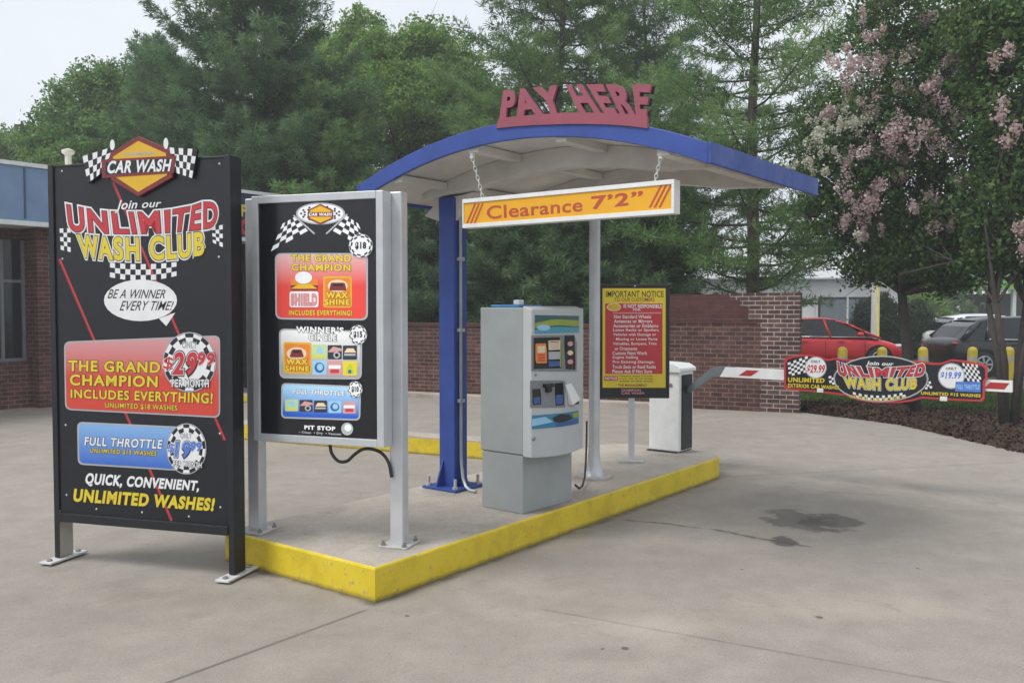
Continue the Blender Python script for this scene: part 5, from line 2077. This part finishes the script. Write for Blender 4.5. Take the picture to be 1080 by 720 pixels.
# clipped shrubs and far greenery beyond the car park
for px, py, rx, ry, d, sd, lab in ((925, 346, 23, 29, 29.5, 51, 'larger clipped dark dome shrub in front of the white building'), (966, 348, 15, 26, 31, 52, 'narrower clipped dark shrub right of the leaning trunk')):
    leafy('clipped_shrub', px, d, lab, [(px, py - 3, rx, ry, 0), (px, py + 14, rx, ry * .7, 0)], L_hedge, sd, 34000, .07, trunk_r=.06, cat='shrub', dens_in=.8, spread=.25, group='clipped shrubs by the white building')
leafy('round_bush', 970, 44, 'light green bush beyond the clipped shrubs and white building', [(975, 325, 20, 22, 0), (990, 333, 16, 14, 0)], L_dec2, 53, 9000, .12, trunk_r=.06, cat='shrub')
leafy('leafy_tree', 1000, 70, 'hazy tree far beyond the station canopy on the right', [(960, 285, 40, 30, 0), (1010, 275, 40, 30, 0), (1070, 280, 44, 34, 0), (910, 280, 30, 26, 0)], L_dec, 54, 16000, .3, trunk_r=.2)

# a far wood that closes the gaps low down
rng = np.random.default_rng(77)
n = 60000
cx_ = rng.uniform(-46, 26, n)
hh = 8.0 + 2.2 * np.sin(cx_ * .35) + 1.3 * np.sin(cx_ * 1.1 + 1)
hh = np.where(cx_ > 9, hh * .55, hh)
hh = np.where(cx_ < -24, hh * .8, hh)
zz = hh * rng.uniform(0, 1, n) ** .8
yy = 52 + rng.normal(size=n) * 1.6
far = empty('far_wood', (0, 0, 0), 0)
o = leaf_mesh('distant_wood', np.stack([cx_, yy, zz], 1), .42, L_dec, None, rng, .45 + .18 * np.sin(cx_ * 2.1) * np.sin(zz * 1.7) + rng.normal(size=n) * .14, aspect=.7)
bpy.data.objects.remove(far)
tag(o, kind='stuff')

# grass blades on the verge and loose mulch chips
rng = np.random.default_rng(78)
n = 26000
gx, gy = rng.uniform(5.3, 13, n), rng.uniform(13.2, 18.3, n)
keep = gy > 16.1 - (gx - 5.2) * .55
gx, gy = gx[keep], gy[keep]
gz = np.array([bedz(a, c) for a, c in zip(gx, gy)]) + .03
L_grass = leafmat('grass_blades', [(0, (.04, .075, .018)), (.5, (.08, .15, .03)), (1, (.16, .22, .06))], .3)
o = leaf_mesh('grass', np.stack([gx, gy, gz], 1), .13, L_grass, None, rng, .5 + rng.normal(size=len(gx)) * .2, aspect=.16, axis=np.array([0, 0, 1.0]) + rng.normal(size=(len(gx), 3)) * .3)
tag(o, kind='stuff')
n = 9000
u, w = rng.uniform(0, 1, n), rng.uniform(0, 1, n) ** 1.2
fe, be = FE2[2:], [(10.5, 13.2), (9.2, 14), (8.4, 14.6), (7.6, 15.2), (6.6, 15.8), (5.7, 16.2), (5.2, 16.3)]
P0 = np.array([poly_at(fe, a) for a in u])
P1 = np.array([poly_at(be, a) for a in u])
P = P0 + (P1 - P0) * (w[:, None] * 1.0 - .012)
mz = np.array([bedz(a, c) for a, c in P]) * np.clip(w * 8, 0, 1) + .012
L_chip = leafmat('bark_chips', [(0, (.02, .012, .008)), (.5, (.045, .024, .016)), (1, (.1, .055, .036))], .0, .9)
o = leaf_mesh('mulch_chips', np.stack([P[:, 0], P[:, 1], mz], 1), .075, L_chip, None, rng, .5 + rng.normal(size=n) * .25, aspect=.4, flat=2)
tag(o, kind='stuff')


# ------------------------------------------------------------------ haze volume added to veil the scene and lift the dark trees
b = MB()
hm = bpy.data.materials.new('added_haze')
hm.use_nodes = True
hm.node_tree.nodes.clear()
ho = hm.node_tree.nodes.new('ShaderNodeOutputMaterial')
pv = hm.node_tree.nodes.new('ShaderNodeVolumePrincipled')
pv.inputs['Color'].default_value = (.96, .98, 1, 1)
pv.inputs['Density'].default_value = .0024
hm.node_tree.links.new(pv.outputs[0], ho.inputs['Volume'])
b.box(-160, 160, -50, 210, -1.4, 20, hm)
tag(b.build('added_haze'), kind='stuff')


# ------------------------------------------------------------------ light, sky, camera
SUN_EL, SUN_AZ = R(56), R(246)      # azimuth clockwise from +y
w = bpy.data.worlds.new('World')
S.world = w
w.use_nodes = True
nt = w.node_tree
bg = nt.nodes['Background']
sky = nt.nodes.new('ShaderNodeTexSky')
sky.sky_type = 'NISHITA'
sky.sun_disc = False
sky.sun_elevation, sky.sun_rotation = SUN_EL, SUN_AZ
sky.air_density, sky.dust_density, sky.ozone_density = 1.2, 4.0, 1.0
hs = nt.nodes.new('ShaderNodeHueSaturation')
hs.inputs['Saturation'].default_value = .3
nt.links.new(sky.outputs[0], hs.inputs['Color'])
# thin even overcast with soft lumps over it
tc = nt.nodes.new('ShaderNodeTexCoord')
cl = noise(nt, 2.2, 5, .5, tc.outputs['Generated'])
cloud = ramp(nt, cl, [(.3, (5.7, 6.2, 6.9)), (.7, (6.9, 7.2, 7.6))])
c = mixc(nt, .75, hs.outputs[0], cloud)
nt.links.new(c, bg.inputs['Color'])
bg.inputs['Strength'].default_value = .1
sd = bpy.data.lights.new('sun', 'SUN')
sd.energy, sd.angle, sd.color = 1.5, R(22), (1, .97, .93)
so = bpy.data.objects.new('sun', sd)
COL.objects.link(so)
dirv = Vector((math.sin(SUN_AZ) * math.cos(SUN_EL), math.cos(SUN_AZ) * math.cos(SUN_EL), math.sin(SUN_EL)))
so.rotation_euler = dirv.to_track_quat('Z', 'Y').to_euler()
so.location = dirv * 30

cd = bpy.data.cameras.new('camera')
cd.sensor_width, cd.lens = 36, F / 1080 * 36
cd.clip_start, cd.clip_end = .05, 3000
co = bpy.data.objects.new('camera', cd)
COL.objects.link(co)
co.location = CAM
co.rotation_euler = (R(90) - PITCH, 0, 0)
S.camera = co

S.view_settings.view_transform = 'Standard'
S.view_settings.look = 'None'
S.view_settings.gamma = 1
S.view_settings.exposure = 0.68
S.render.engine = 'CYCLES'
S.cycles.max_bounces = 6
S.cycles.transparent_max_bounces = 4
S.cycles.use_denoising = True
S.cycles.use_adaptive_sampling = True
S.render.use_persistent_data = False
